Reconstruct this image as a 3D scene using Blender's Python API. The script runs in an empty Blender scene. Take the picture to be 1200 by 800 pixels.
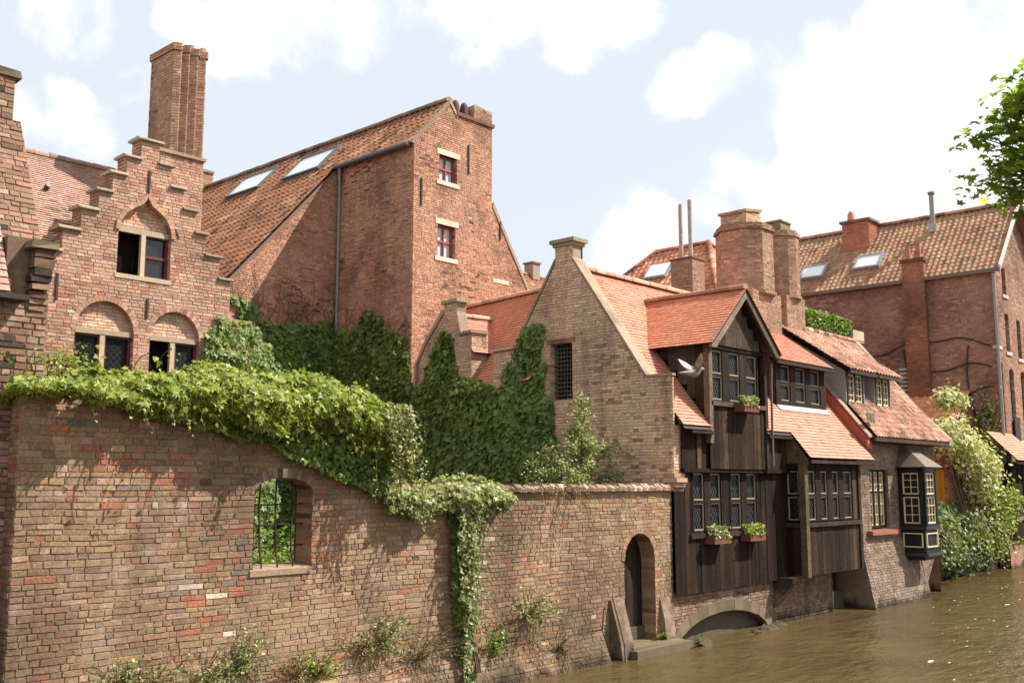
import bpy, math, random
import numpy as np
from mathutils import Vector
from mathutils.geometry import tessellate_polygon
random.seed(7)
RNG = np.random.default_rng(11)
C = bpy.context.scene.collection
SC = bpy.context.scene
R = math.radians

# ------------------------------------------------------------------ camera
cam = bpy.data.cameras.new('camera'); co = bpy.data.objects.new('camera', cam); C.objects.link(co)
co.location = (0, 0, 3.3)
cam.sensor_width = 36; cam.lens = 36*1190/1200; cam.clip_end = 4000; cam.clip_start = .1
co.rotation_euler = (R(90+7.9), 0, R(42.5-90))
SC.camera = co

# ------------------------------------------------------------------ light
SUN = Vector((.46, -.45, .77)).normalized()
sl = bpy.data.lights.new('sun', 'SUN'); so = bpy.data.objects.new('sun', sl); C.objects.link(so)
sl.energy = 4.3; sl.angle = R(.55); sl.color = (1, .955, .89)
so.rotation_euler = SUN.to_track_quat('Z', 'Y').to_euler(); so.location = (10, -20, 40)
SC.view_settings.view_transform = 'Standard'
SC.view_settings.look = 'None'
SC.view_settings.exposure = .97
SC.view_settings.gamma = 1

W = bpy.data.worlds.new('World'); SC.world = W; W.use_nodes = True
CLOUDS = [(0.4819, 0.7557, 0.4436, 0.0924, 0.85), (0.5611, 0.6957, 0.4485, 0.0924, 0.85), (0.6356, 0.6255, 0.4524, 0.0882, 0.85), (0.7066, 0.5505, 0.4447, 0.0672, 0.95), (0.7372, 0.5243, 0.4261, 0.0462, 0.80), (0.3400, 0.8481, 0.4064, 0.0588, 0.75), (0.7831, 0.4994, 0.3705, 0.0420, 0.90), (0.8002, 0.4634, 0.3807, 0.0420, 0.95), (0.8194, 0.4255, 0.3841, 0.0378, 0.80), (0.8681, 0.3723, 0.3284, 0.1008, 1.15), (0.8825, 0.3146, 0.3496, 0.1008, 1.15), (0.9120, 0.3153, 0.2623, 0.1261, 1.20), (0.8760, 0.4128, 0.2493, 0.1092, 1.15), (0.8386, 0.4713, 0.2733, 0.0588, 0.95), (0.7909, 0.5669, 0.2305, 0.0672, 1.00), (0.7673, 0.6012, 0.2233, 0.0420, 0.80), (0.3512, 0.8792, 0.3220, 0.0420, 0.75), (0.3824, 0.8771, 0.2905, 0.0378, 0.70), (0.3363, 0.9045, 0.2622, 0.0336, 0.60), (0.8875, 0.2421, 0.3920, 0.0672, 0.90), (0.6566, 0.6345, 0.4077, 0.0252, 0.45)]
def world():
    nt = W.node_tree; nt.nodes.clear(); N = nt.nodes.new; L = nt.links.new
    out = N('ShaderNodeOutputWorld'); bg = N('ShaderNodeBackground')
    sky = N('ShaderNodeTexSky'); sky.sky_type = 'NISHITA'; sky.sun_disc = False
    sky.sun_elevation = math.asin(SUN.z); sky.sun_rotation = math.atan2(SUN.x, SUN.y)
    sky.air_density = 1.0; sky.dust_density = 2.2; sky.ozone_density = 1
    tc = N('ShaderNodeTexCoord'); sep = N('ShaderNodeSeparateXYZ'); L(tc.outputs['Generated'], sep.inputs[0])
    n1 = N('ShaderNodeTexNoise'); L(tc.outputs['Generated'], n1.inputs['Vector']); n1.inputs['Scale'].default_value = 7.5; n1.inputs['Detail'].default_value = 10; n1.inputs['Roughness'].default_value = .58; n1.inputs['Distortion'].default_value = .3
    tot = None      # cloud masses: directions in the sky, angular radius, strength; then loose cloud over the rest of the sky
    for (x, y, z, r, w) in CLOUDS:
        dp = N('ShaderNodeVectorMath'); dp.operation = 'DOT_PRODUCT'; L(tc.outputs['Generated'], dp.inputs[0]); dp.inputs[1].default_value = (x, y, z)
        mr = N('ShaderNodeMapRange'); mr.interpolation_type = 'SMOOTHSTEP'; L(dp.outputs['Value'], mr.inputs[0]); mr.inputs[1].default_value = math.cos(r*1.25); mr.inputs[2].default_value = math.cos(r*.3); mr.inputs[3].default_value = 0; mr.inputs[4].default_value = w
        tot = mr.outputs[0] if tot is None else math_n(nt, 'MAXIMUM', tot, mr.outputs[0])
    n2 = N('ShaderNodeTexNoise'); L(tc.outputs['Generated'], n2.inputs['Vector']); n2.inputs['Scale'].default_value = 2.2; n2.inputs['Detail'].default_value = 4
    back = N('ShaderNodeVectorMath'); back.operation = 'DOT_PRODUCT'; L(tc.outputs['Generated'], back.inputs[0]); back.inputs[1].default_value = (math.cos(R(42)), math.sin(R(42)), 0)
    rest = math_n(nt, 'MULTIPLY', math_n(nt, 'LESS_THAN', back.outputs['Value'], .35), math_n(nt, 'MULTIPLY', n2.outputs['Fac'], 1.1))
    s = math_n(nt, 'ADD', math_n(nt, 'MULTIPLY', n1.outputs['Fac'], 1.7), math_n(nt, 'MULTIPLY', math_n(nt, 'MAXIMUM', tot, rest), .52))
    rp = N('ShaderNodeValToRGB'); L(math_n(nt, 'MULTIPLY', s, .5), rp.inputs[0]); rp.color_ramp.elements[0].position = .54; rp.color_ramp.elements[1].position = .70
    rp.color_ramp.interpolation = 'EASE'
    sc = N('ShaderNodeVectorMath'); sc.operation = 'SCALE'; L(sky.outputs[0], sc.inputs[0]); sc.inputs['Scale'].default_value = .10
    hz = N('ShaderNodeMix'); hz.data_type = 'RGBA'; hz.inputs[0].default_value = .86; L(sc.outputs[0], hz.inputs[6]); hz.inputs[7].default_value = (.42, .452, .488, 1)
    cl = N('ShaderNodeMix'); cl.data_type = 'RGBA'; L(rp.outputs[0], cl.inputs[0]); L(hz.outputs[2], cl.inputs[6]); 
    shade = N('ShaderNodeMix'); shade.data_type = 'RGBA'; L(rp2(nt, n1.outputs['Fac'], .38, .62), shade.inputs[0]); shade.inputs[6].default_value = (.53, .545, .56, 1); shade.inputs[7].default_value = (.64, .637, .628, 1); L(shade.outputs[2], cl.inputs[7])
    L(cl.outputs[2], bg.inputs['Color']); bg.inputs['Strength'].default_value = 1.06
    L(bg.outputs[0], out.inputs[0])
def rp2(nt, v, a, b):
    n = nt.nodes.new('ShaderNodeMapRange'); n.inputs[1].default_value = a; n.inputs[2].default_value = b; nt.links.new(v, n.inputs[0]); return n.outputs[0]
def math_n(nt, op, a, b=None, c=None):
    n = nt.nodes.new('ShaderNodeMath'); n.operation = op
    for i, v in enumerate((a, b, c)):
        if v is None: continue
        if isinstance(v, (int, float)): n.inputs[i].default_value = v
        else: nt.links.new(v, n.inputs[i])
    return n.outputs[0]
world()

# ------------------------------------------------------------------ helpers
def srgb(r, g, b, k=1.0):
    f = lambda c: ((c/255+.055)/1.055)**2.4 if c > 10 else c/255/12.92
    return (f(r)*k, f(g)*k, f(b)*k)

def hash2(ix, iy, seed):
    h = (ix.astype(np.int64)*374761393 + iy.astype(np.int64)*668265263 + seed*1442695041) & 0x7fffffff
    h = ((h ^ (h >> 13))*1274126177) & 0x7fffffff
    return ((h ^ (h >> 16)) & 0xffff)/65535.
def vnoise(x, y, seed=0):
    x = np.asarray(x, float); y = np.asarray(y, float)
    ix = np.floor(x); iy = np.floor(y); fx = x-ix; fy = y-iy
    fx = fx*fx*(3-2*fx); fy = fy*fy*(3-2*fy)
    a = hash2(ix, iy, seed); b = hash2(ix+1, iy, seed); c = hash2(ix, iy+1, seed); d = hash2(ix+1, iy+1, seed)
    return (a*(1-fx)+b*fx)*(1-fy)+(c*(1-fx)+d*fx)*fy
def fbm(x, y, seed=0): return (vnoise(x, y, seed)+.5*vnoise(x*2.1, y*2.1, seed+1)+.25*vnoise(x*4.3, y*4.3, seed+2))/1.75

class Frame:
    def __init__(s, O, U, N, V=(0, 0, 1)):
        s.O = np.array(O, float); s.U = np.array(U, float); s.N = np.array(N, float); s.V = np.array(V, float)
        for a in ('U', 'N', 'V'): setattr(s, a, getattr(s, a)/np.linalg.norm(getattr(s, a)))
    def __call__(s, u, v, d=0):
        u = np.asarray(u, float)[..., None]; v = np.asarray(v, float)[..., None]; d = np.asarray(d, float)[..., None]
        return s.O+u*s.U+v*s.V+d*s.N
WORLD = Frame((0, 0, 0), (1, 0, 0), (0, -1, 0))       # u = x, v = z, d = -y

class MB:
    def __init__(s): s.V = []; s.F = []; s.n = 0
    def add(s, v, faces, col=(.5, .5, .5), mat=0, smooth=False):
        """v (n,3); faces (m,k) int array; col (3,) or (m,3)"""
        v = np.asarray(v, float).reshape(-1, 3); faces = np.asarray(faces, int)
        col = np.broadcast_to(np.asarray(col, float), (len(faces), 3))
        s.V.append(v); s.F.append((faces+s.n, col, mat, smooth)); s.n += len(v)
    def many(s, v, tmpl, col, mat=0, smooth=False):
        """v (n,k,3): n copies of a k-vertex shape, tmpl its faces; col (n,3)"""
        n, k, _ = v.shape; t = np.asarray(tmpl, int)
        f = (np.arange(n)[:, None, None]*k+t[None]).reshape(-1, t.shape[1])
        s.add(v.reshape(-1, 3), f, np.repeat(np.asarray(col, float), len(t), axis=0), mat, smooth)
    def box(s, fr, u0, u1, v0, v1, d0, d1, col=(.5, .5, .5), mat=0, j=0):
        u = np.array([u0, u1, u1, u0]*2); v = np.array([v0, v0, v1, v1]*2); d = np.array([d0]*4+[d1]*4)
        p = fr(u, v, d)
        if j: p = p+RNG.uniform(-j, j, p.shape)
        s.add(p, [(0, 3, 2, 1), (4, 5, 6, 7), (0, 1, 5, 4), (1, 2, 6, 5), (2, 3, 7, 6), (3, 0, 4, 7)], col, mat)
    def wbox(s, x0, x1, y0, y1, z0, z1, col=(.5, .5, .5), mat=0, j=0): s.box(WORLD, x0, x1, z0, z1, -y0, -y1, col, mat, j)
    def poly(s, fr, pts, holes=(), d=0, col=(.5, .5, .5), mat=0):
        loops = [list(pts)]+[list(h) for h in holes]; flat = [p for l in loops for p in l]
        tri = tessellate_polygon([[Vector((p[0], p[1], 0)) for p in l] for l in loops])
        a = np.array(flat, float); s.add(fr(a[:, 0], a[:, 1], d), np.array(tri), col, mat)
    def prism(s, fr, pts, d0, d1, col=(.5, .5, .5), mat=0, smooth=False):
        a = np.array(pts, float); n = len(a)
        s.poly(fr, pts, (), d0, col, mat); s.poly(fr, pts, (), d1, col, mat)
        v = np.concatenate([fr(a[:, 0], a[:, 1], d0), fr(a[:, 0], a[:, 1], d1)])
        s.add(v, [(i, (i+1) % n, n+(i+1) % n, n+i) for i in range(n)], col, mat, smooth)
    def tube(s, pts, r, col=(.5, .5, .5), mat=0, sides=6, smooth=True, cap=True):
        pts = np.array(pts, float); n = len(pts); r = np.broadcast_to(np.asarray(r, float), (n,))
        t = np.gradient(pts, axis=0); t /= np.linalg.norm(t, axis=1)[:, None]+1e-9
        ref = np.where(np.abs(t[:, 2:3]) > .9, [[1., 0, 0]], [[0, 0, 1.]])
        a = np.cross(t, ref); a /= np.linalg.norm(a, axis=1)[:, None]+1e-9; b = np.cross(t, a)
        th = np.linspace(0, 2*np.pi, sides, endpoint=False)
        v = pts[:, None]+r[:, None, None]*(np.cos(th)[None, :, None]*a[:, None]+np.sin(th)[None, :, None]*b[:, None])
        f = [(i*sides+k, i*sides+(k+1) % sides, (i+1)*sides+(k+1) % sides, (i+1)*sides+k) for i in range(n-1) for k in range(sides)]
        s.add(v.reshape(-1, 3), f, col, mat, smooth)
        if cap:
            s.add(v[0], [tuple(range(sides))], col, mat); s.add(v[-1], [tuple(range(sides))], col, mat)
    def rings(s, rings, col=(.5, .5, .5), mat=0, smooth=True):
        k = len(rings[0]); n = len(rings)
        s.add(np.array(rings).reshape(-1, 3), [(i*k+q, i*k+(q+1) % k, (i+1)*k+(q+1) % k, (i+1)*k+q) for i in range(n-1) for q in range(k)], col, mat, smooth)
        s.add(np.array(rings[0]), [tuple(range(k))], col, mat); s.add(np.array(rings[-1]), [tuple(range(k))], col, mat)
    def build(s, name, mats, parent=None):
        if not isinstance(mats, (list, tuple)): mats = [mats]
        V = np.concatenate(s.V) if s.V else np.zeros((0, 3))
        off = np.zeros(3)
        if parent is not None:
            off = np.array(parent.matrix_world_loc if hasattr(parent, 'matrix_world_loc') else wloc(parent))
        else:
            off = np.array([(V[:, 0].min()+V[:, 0].max())/2, (V[:, 1].min()+V[:, 1].max())/2, V[:, 2].min()])
        me = bpy.data.meshes.new(name)
        tot = np.concatenate([np.full(len(f), f.shape[1]) for f, c, m, sm in s.F]); idx = np.concatenate([f.ravel() for f, c, m, sm in s.F])
        me.vertices.add(len(V)); me.vertices.foreach_set('co', (V-off).astype(np.float32).ravel())
        me.loops.add(len(idx)); me.loops.foreach_set('vertex_index', idx.astype(np.int32))
        me.polygons.add(len(tot)); me.polygons.foreach_set('loop_start', np.concatenate([[0], np.cumsum(tot)[:-1]]).astype(np.int32))
        try: me.polygons.foreach_set('loop_total', tot.astype(np.int32))
        except Exception: pass
        for m in mats: me.materials.append(m)
        me.polygons.foreach_set('material_index', np.concatenate([np.full(len(f), m) for f, c, m, sm in s.F]).astype(np.int32))
        me.polygons.foreach_set('use_smooth', np.concatenate([np.full(len(f), sm) for f, c, m, sm in s.F]))
        at = me.attributes.new('tint', 'FLOAT_COLOR', 'FACE')
        cc = np.concatenate([c for f, c, m, sm in s.F]); at.data.foreach_set('color', np.concatenate([cc, np.ones((len(cc), 1))], 1).astype(np.float32).ravel())
        me.update(calc_edges=True); me.validate()
        o = bpy.data.objects.new(name, me); C.objects.link(o)
        if parent is not None: o.parent = parent
        else: o.location = off
        return o
def wloc(o):
    v = Vector((0, 0, 0))
    while o is not None: v += o.location; o = o.parent
    return tuple(v)

def thing(name, label, cat, loc=(0, 0, 0), group=None):
    o = bpy.data.objects.new(name, None); C.objects.link(o); o.location = loc; o.empty_display_size = .3
    o['label'] = label; o['category'] = cat
    if group: o['group'] = group
    return o
def tag(o, label, cat, group=None):
    o['label'] = label; o['category'] = cat
    if group: o['group'] = group
    return o
def struct(o, kind='structure'): o['kind'] = kind; return o

def intervals(loops, v):
    xs = []
    for l in loops:
        n = len(l)
        for i in range(n):
            (x0, y0), (x1, y1) = l[i], l[(i+1) % n]
            if (y0 > v) != (y1 > v): xs.append(x0+(v-y0)/(y1-y0)*(x1-x0))
    xs.sort(); return [(xs[i], xs[i+1]) for i in range(0, len(xs)-1, 2)]
def inter(A, B):
    out = []
    for a in A:
        for b in B:
            l, h = max(a[0], b[0]), min(a[1], b[1])
            if h-l > .015: out.append((l, h))
    return out
def cells(pts, holes, cl, ch, stagger=.5, rnd=0.):
    """cut the polygon into courses of height ch and pieces of length cl -> arrays u0,u1,v0,v1"""
    loops = [list(pts)]+[list(h) for h in holes]; vs = [p[1] for p in pts]; v = min(vs); top = max(vs); out = []; r = 0
    while v < top-.004:
        h = min(ch*(1+random.uniform(-rnd, rnd)*.25), top-v)
        e = h*.03
        I = inter(inter(intervals(loops, v+e), intervals(loops, v+h-e)), intervals(loops, v+h*.5))
        for a, b in I:
            off = (stagger*cl if r % 2 else 0)+random.uniform(-.02, .02)*rnd*5
            x = a
            nx = math.floor((a-off)/cl+1e-6)*cl+cl+off
            if nx-a < .25*cl: nx += cl
            while x < b-1e-4:
                e2 = min(nx, b)
                if rnd and random.random() < .33 and e2-x > .8*cl: e2 = x+cl*random.uniform(.42, .6); nx = e2
                if b-e2 < .2*cl: e2 = b
                out.append((x, e2, v, v+h)); x = e2; nx = e2+cl*(1+random.uniform(-rnd, rnd)*.6)
        v += h; r += 1
    return np.array(out) if out else np.zeros((0, 4))
def pick(pal, n, s=None, var=1.):
    """pal: list of (weight, colour); s in 0..1 biases the choice in patches"""
    w = np.array([p[0] for p in pal], float); w /= w.sum(); c = np.array([p[1] for p in pal]); cum = np.cumsum(w)
    r = RNG.random(n)
    if s is not None: r = np.clip(r*.62+s*.38, 0, .999)
    i = np.minimum(np.searchsorted(cum, r), len(pal)-1)
    return c[i]*(1+(RNG.uniform(.82, 1.16, (n, 1))-1)*var)*(1+(RNG.uniform(.95, 1.05, (n, 3))-1)*var)

MORTAR = srgb(166, 148, 124)
def bricks(mb, fr, pts, holes=(), bl=.21, bh=.066, pal=None, mortar=MORTAR, gap=.009, depth=.013, jit=.004, rnd=.25, seed=0, patch=.8, back=True, mat=0, wob=0.):
    if back: mb.poly(fr, pts, holes, 0, mortar, mat)
    c = cells(pts, holes, bl, bh, .5, rnd)
    n = len(c)
    if not n: return
    g = gap/2
    u0, u1, v0, v1 = (c[:, i] for i in range(4))
    u0 = u0+g; u1 = np.maximum(u1-g, u0+.004); v0 = v0+g; v1 = v1-g
    s = fbm((u0+u1)*.5*patch+seed*7.3, v0*patch*1.3, seed)
    s = np.clip((s-.25)*2, 0, 1)
    col = pick(pal, n, s)
    d = depth+RNG.uniform(-.45, .55, n)*depth*.8*(rnd+.5)
    J = lambda k: RNG.uniform(-jit, jit, n)*k
    b = .25*depth+.002
    U = np.stack([u0+b+J(1), u1-b+J(1), u1-b+J(1), u0+b+J(1), u0, u1, u1, u0], 1)
    Vv = np.stack([v0+b*.8+J(.8), v0+b*.8+J(.8), v1-b*.8+J(.8), v1-b*.8+J(.8), v0, v0, v1, v1], 1)
    if wob:
        dv = lambda u: wob*(fbm(u*.45+seed, v0[:, None]*.5, seed+40)-.5)*2
        Vv = Vv+dv(U)
    D = np.stack([d+J(.6), d+J(.6), d+J(.6), d+J(.6), d*0-.001, d*0-.001, d*0-.001, d*0-.001], 1)
    mb.many(fr(U, Vv, D), [(0, 1, 2, 3), (4, 5, 1, 0), (5, 6, 2, 1), (6, 7, 3, 2), (7, 4, 0, 3)], col, mat)
def reveal(mb, fr, loop, depth, pal, front=.012, mat=0, bh=.075):
    """the cut faces of an opening, course by course"""
    n = len(loop)
    for i in range(n):
        a = np.array(loop[i], float); b = np.array(loop[(i+1) % n], float); L = np.linalg.norm(b-a)
        k = max(1, int(L/bh)); t = np.linspace(0, 1, k+1)
        p = a[None]+(b-a)[None]*t[:, None]
        col = pick(pal, k)
        A = fr(p[:, 0], p[:, 1], front); B = fr(p[:, 0], p[:, 1], -depth)
        v = np.stack([A[:-1], A[1:], B[1:], B[:-1]], 1)
        mb.many(v, [(0, 1, 2, 3)], col, mat)
def arch_blocks(mb, fr, path, w, d0, d1, pal, bl=.07, mat=0, closed=False, j=.003):
    """a ring of blocks standing round an opening; path runs along the opening edge with the outside on its left"""
    P = np.array(path, float); seg = np.linalg.norm(np.diff(P, axis=0), axis=1); s = np.concatenate([[0], np.cumsum(seg)]); k = max(2, int(s[-1]/bl))
    q = np.linspace(0, s[-1], k+1); X = np.interp(q, s, P[:, 0]); Y = np.interp(q, s, P[:, 1])
    tx = np.gradient(X); ty = np.gradient(Y); l = np.hypot(tx, ty)+1e-9; nx, ny = -ty/l, tx/l
    for i in range(k):
        g = .003
        a = [(X[i]+tx[i]/l[i]*g, Y[i]+ty[i]/l[i]*g), (X[i+1]-tx[i+1]/l[i+1]*g, Y[i+1]-ty[i+1]/l[i+1]*g)]
        pts = [a[0], a[1], (a[1][0]+nx[i+1]*w, a[1][1]+ny[i+1]*w), (a[0][0]+nx[i]*w, a[0][1]+ny[i]*w)]
        dd = d1+random.uniform(-.004, .004)
        mb.prism(fr, pts, d0, dd, pick(pal, 1)[0], mat)
def arc(cx, cy, rx, ry, a0, a1, n): return [(cx+rx*math.cos(R(a0+(a1-a0)*i/n)), cy+ry*math.sin(R(a0+(a1-a0)*i/n))) for i in range(n+1)]

def tiles(mb, fr, pts, holes=(), tw=.17, ex=.1, pal=None, th=.016, pan=False, under=(.05, .03, .02), jit=.0025, seed=0, mat=0, patch=.5, var=.5):
    mb.poly(fr, pts, holes, -.02, under, mat)
    c = cells(pts, holes, tw, ex, .5 if not pan else 0, .05 if not pan else 0)
    n = len(c)
    if not n: return
    u0, u1, v0, v1 = (c[:, i] for i in range(4))
    s = np.clip((fbm(u0*patch+seed*3.1, v0*patch, seed)-.25)*2, 0, 1)
    col = pick(pal, n, s, var)
    q_ = 1 if pan else .35; h = th*(1+RNG.uniform(-.3, .4, n)*q_); z = RNG.uniform(-.2, .2, n)*th*q_; sk = RNG.uniform(-jit, jit, n)*(1 if pan else .5)
    v1 = v1+ex*.12
    if not pan:
        g = .002
        U = np.stack([u0+g, u1-g, u1-g, u0+g, u0+g, u1-g], 1); Vv = np.stack([v0+sk, v0-sk, v1, v1, v0+sk, v0-sk], 1)
        D = np.stack([h*1.6+z, h*1.6-z, h*.35, h*.35, h*.3, h*.3], 1)
        mb.many(fr(U, Vv, D), [(0, 1, 2, 3), (4, 5, 1, 0), (4, 0, 3, 3), (5, 2, 1, 1)][:2], col, mat)
        D2 = np.stack([h*1.6+z, h*.35, h*0-.02], 1)
    else:
        t = np.array([0, .17, .34, .52, .70, .86, 1.0]); prof = np.array([.55, .05, .0, .25, .85, 1.0, .6])
        k = len(t); A = th*2.6
        U = u0[:, None]+(u1-u0)[:, None]*t
        DL = h[:, None]*1.2+A*prof+z[:, None]; DH = h[:, None]*.1+A*prof
        top = fr(U, (v0+sk)[:, None]+0*U, DL); bot = fr(U, v1[:, None]+0*U, DH); low = fr(U, (v0+sk)[:, None]+0*U, DL-h[:, None]*1.3)
        v = np.concatenate([top, bot, low], 1)
        f = [(i, i+1, k+i+1, k+i) for i in range(k-1)]+[(2*k+i, 2*k+i+1, i+1, i) for i in range(k-1)]
        mb.many(v, f, col, mat)
def ridge(mb, A, B, r, pal, L=.34, mat=0, flat=.75):
    A = np.array(A, float); B = np.array(B, float); D = B-A; n = max(1, int(np.linalg.norm(D)/L)); t = D/np.linalg.norm(D)
    a = np.cross(t, (0, 0, 1)); a /= np.linalg.norm(a); up = np.cross(a, t)
    for i in range(n):
        p, q = A+D*i/n, A+D*(i+1.04)/n
        rr = r*random.uniform(.95, 1.08); th = np.linspace(R(-25), R(205), 8)
        ring = lambda c, k: c+(np.cos(th)[:, None]*a*k+np.sin(th)[:, None]*up*k*flat)
        v = np.concatenate([ring(p, rr*1.06), ring(q, rr*.97)])
        c = pick(pal, 1)[0]
        mb.add(v, [(j, j+1, 9+j, 8+j) for j in range(7)], c, mat, True); mb.add(ring(p, rr*1.06), [tuple(range(8))], c, mat)
def boards(mb, fr, pts, holes=(), bw=.17, pal=None, th=.018, mat=0, gap=.006):
    sw = lambda l: [(p[1], p[0]) for p in l]
    c = cells(sw(pts), [sw(h) for h in holes], 99, bw, 0, .5)
    mb.poly(fr, pts, holes, 0, (.006, .005, .004), mat)
    for v0, v1, u0, u1 in c:
        col = pick(pal, 1)[0]; d = th*random.uniform(.6, 1.3); tl = random.uniform(-.004, .004)
        p = fr(np.array([u0+gap/2, u1-gap/2, u1-gap/2, u0+gap/2]*2), np.array([v0, v0, v1, v1]*2), np.array([0.001]*4+[d-tl, d+tl, d+tl, d-tl]))
        mb.add(p, [(4, 5, 6, 7), (0, 1, 5, 4), (1, 2, 6, 5), (2, 3, 7, 6), (3, 0, 4, 7)], col, mat)

# ------------------------------------------------------------------ materials
def nodes(name):
    m = bpy.data.materials.new(name); m.use_nodes = True; nt = m.node_tree
    return m, nt, nt.nodes['Principled BSDF']
def noise(nt, scale, detail=4, rough=.55, vec=None, stretch=None):
    n = nt.nodes.new('ShaderNodeTexNoise'); n.inputs['Scale'].default_value = scale; n.inputs['Detail'].default_value = detail; n.inputs['Roughness'].default_value = rough
    if vec is None: vec = nt.nodes.new('ShaderNodeTexCoord').outputs['Object']
    if stretch:
        mp = nt.nodes.new('ShaderNodeMapping'); mp.inputs['Scale'].default_value = stretch; nt.links.new(vec, mp.inputs[0]); vec = mp.outputs[0]
    nt.links.new(vec, n.inputs['Vector']); return n.outputs['Fac']
def ramp(nt, v, a, b, lo=0., hi=1.):
    n = nt.nodes.new('ShaderNodeMapRange'); n.inputs[1].default_value = a; n.inputs[2].default_value = b; n.inputs[3].default_value = lo; n.inputs[4].default_value = hi
    nt.links.new(v, n.inputs[0]); return n.outputs[0]
def mix(nt, f, a, b, mode='MIX'):
    n = nt.nodes.new('ShaderNodeMix'); n.data_type = 'RGBA'; n.blend_type = mode
    for i, v in ((0, f), (6, a), (7, b)):
        if isinstance(v, (int, float)): n.inputs[i].default_value = v
        elif isinstance(v, tuple): n.inputs[i].default_value = (*v[:3], 1)
        else: nt.links.new(v, n.inputs[i])
    return n.outputs[2]
def surface(name, mottle=.35, fine=60, stain=(.05, .04, .03), stain_amt=.5, stain_scale=.6, stain_lo=.52, stain_hi=.72, bump=.3, bscale=90, rough=.9, spec=.25, second=None, streak=None, damp=None):
    """weathered surface: the per-piece colour with mottling, stains and a second bloom (lichen, lime)"""
    m, nt, bs = nodes(name); L = nt.links.new
    at = nt.nodes.new('ShaderNodeAttribute'); at.attribute_name = 'tint'
    c = at.outputs['Color']
    f = noise(nt, fine, 5, .65)
    g = ramp(nt, f, .25, .75, 1-mottle, 1+mottle)
    vm = nt.nodes.new('ShaderNodeVectorMath'); vm.operation = 'SCALE'; L(c, vm.inputs[0]); L(g, vm.inputs['Scale']); c = vm.outputs[0]
    n2 = noise(nt, stain_scale, 7, .66); c = mix(nt, ramp(nt, n2, stain_lo, stain_hi, 0, stain_amt), c, stain)
    if second:
        col, sc, lo, hi, amt = second
        n3 = noise(nt, sc, 8, .7); c = mix(nt, ramp(nt, n3, lo, hi, 0, amt), c, col)
    if streak:
        col, amt, lo, hi, sx = streak
        n4 = noise(nt, 1., 6, .6, stretch=(sx, sx, sx*.12)); c = mix(nt, ramp(nt, n4, lo, hi, 0, amt), c, col)
    if damp:
        sp = nt.nodes.new('ShaderNodeSeparateXYZ'); L(nt.nodes.new('ShaderNodeTexCoord').outputs['Object'], sp.inputs[0])
        z = math_n(nt, 'ADD', sp.outputs[2], math_n(nt, 'MULTIPLY', noise(nt, 1.6, 5, .65), -.9)); c = mix(nt, ramp(nt, z, -.42, -.18, .88, 0), c, damp)
    L(c, bs.inputs['Base Color']); bs.inputs['Roughness'].default_value = rough; bs.inputs['Specular IOR Level'].default_value = spec
    if bump:
        b = nt.nodes.new('ShaderNodeBump'); b.inputs['Strength'].default_value = bump; b.inputs['Distance'].default_value = .012
        L(noise(nt, bscale, 6, .7), b.inputs['Height']); L(b.outputs[0], bs.inputs['Normal'])
    return m
M = {}
M['garden_brick'] = surface('garden wall brick', .5, 30, srgb(64, 51, 41), .75, .42, .46, .68, .8, 36, second=(srgb(188, 166, 142), 1.7, .50, .74, .55), streak=(srgb(66, 56, 44), .6, .48, .72, .8), damp=srgb(44, 40, 24))
M['gable_brick'] = surface('gable brick', .35, 30, srgb(92, 74, 60), .42, .8, .48, .72, .5, 45, second=(srgb(206, 182, 160), 1.8, .50, .74, .5), streak=(srgb(78, 62, 50), .55, .52, .7, 1.8), damp=srgb(40, 36, 22))
M['pale_brick'] = surface('pale brick', .3, 30, srgb(104, 80, 62), .6, .7, .47, .72, .4, 45, second=(srgb(205, 176, 150), 2.2, .55, .75, .35), streak=(srgb(110, 88, 70), .5, .5, .74, 1.3))
M['red_brick'] = surface('red brick', .35, 26, srgb(86, 58, 46), .6, .8, .5, .72, .45, 40, second=(srgb(206, 168, 144), 2.2, .56, .76, .45), streak=(srgb(84, 62, 52), .5, .5, .74, 1.2))
M['dark_brick'] = surface('dark brick', .3, 24, srgb(60, 42, 36), .6, .35, .45, .7, .35, 30, streak=(srgb(170, 130, 105), .35, .56, .74, 1.1))
M['stone'] = surface('weathered stone', .3, 30, srgb(80, 72, 55), .6, 2.2, .48, .68, .5, 35, second=(srgb(122, 118, 62), 4., .55, .7, .5))
M['clean_stone'] = surface('pale stone', .18, 30, srgb(130, 115, 95), .4, 2.2, .52, .72, .25, 35)
M['tile'] = surface('clay tile', .16, 22, srgb(96, 62, 46), .3, .9, .56, .76, .15, 60, .75, .3, second=(srgb(206, 160, 138), 1.5, .58, .8, .25))
M['old_tile'] = surface('old clay tile', .32, 22, srgb(58, 48, 38), .55, 1.0, .5, .72, .3, 50, .85, .25, second=(srgb(150, 135, 88), 2.4, .55, .72, .4))
M['wood'] = surface('dark timber', .5, 14, srgb(26, 20, 16), .55, 1.2, .46, .68, .4, 40, .85, .12, streak=(srgb(92, 74, 58), .45, .54, .76, 6.))
M['grey_wood'] = surface('grey timber', .4, 14, srgb(60, 52, 45), .5, 1.5, .5, .7, .35, 40, .85, .25, streak=(srgb(120, 108, 92), .5, .5, .75, 6.))
M['paint'] = surface('paint', .08, 20, srgb(90, 85, 78), .25, 2., .6, .8, .05, 60, .5, .4)
M['render'] = surface('lime render', .12, 20, srgb(90, 85, 80), .4, 1., .5, .8, .2, 40, .9, .2)
M['metal'] = surface('dull metal', .2, 30, srgb(70, 68, 64), .4, 3., .5, .7, .05, 60, .45, .5)
M['iron'] = surface('rusty iron', .3, 60, srgb(70, 38, 22), .6, 6., .5, .7, .2, 80, .8, .3)
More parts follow.
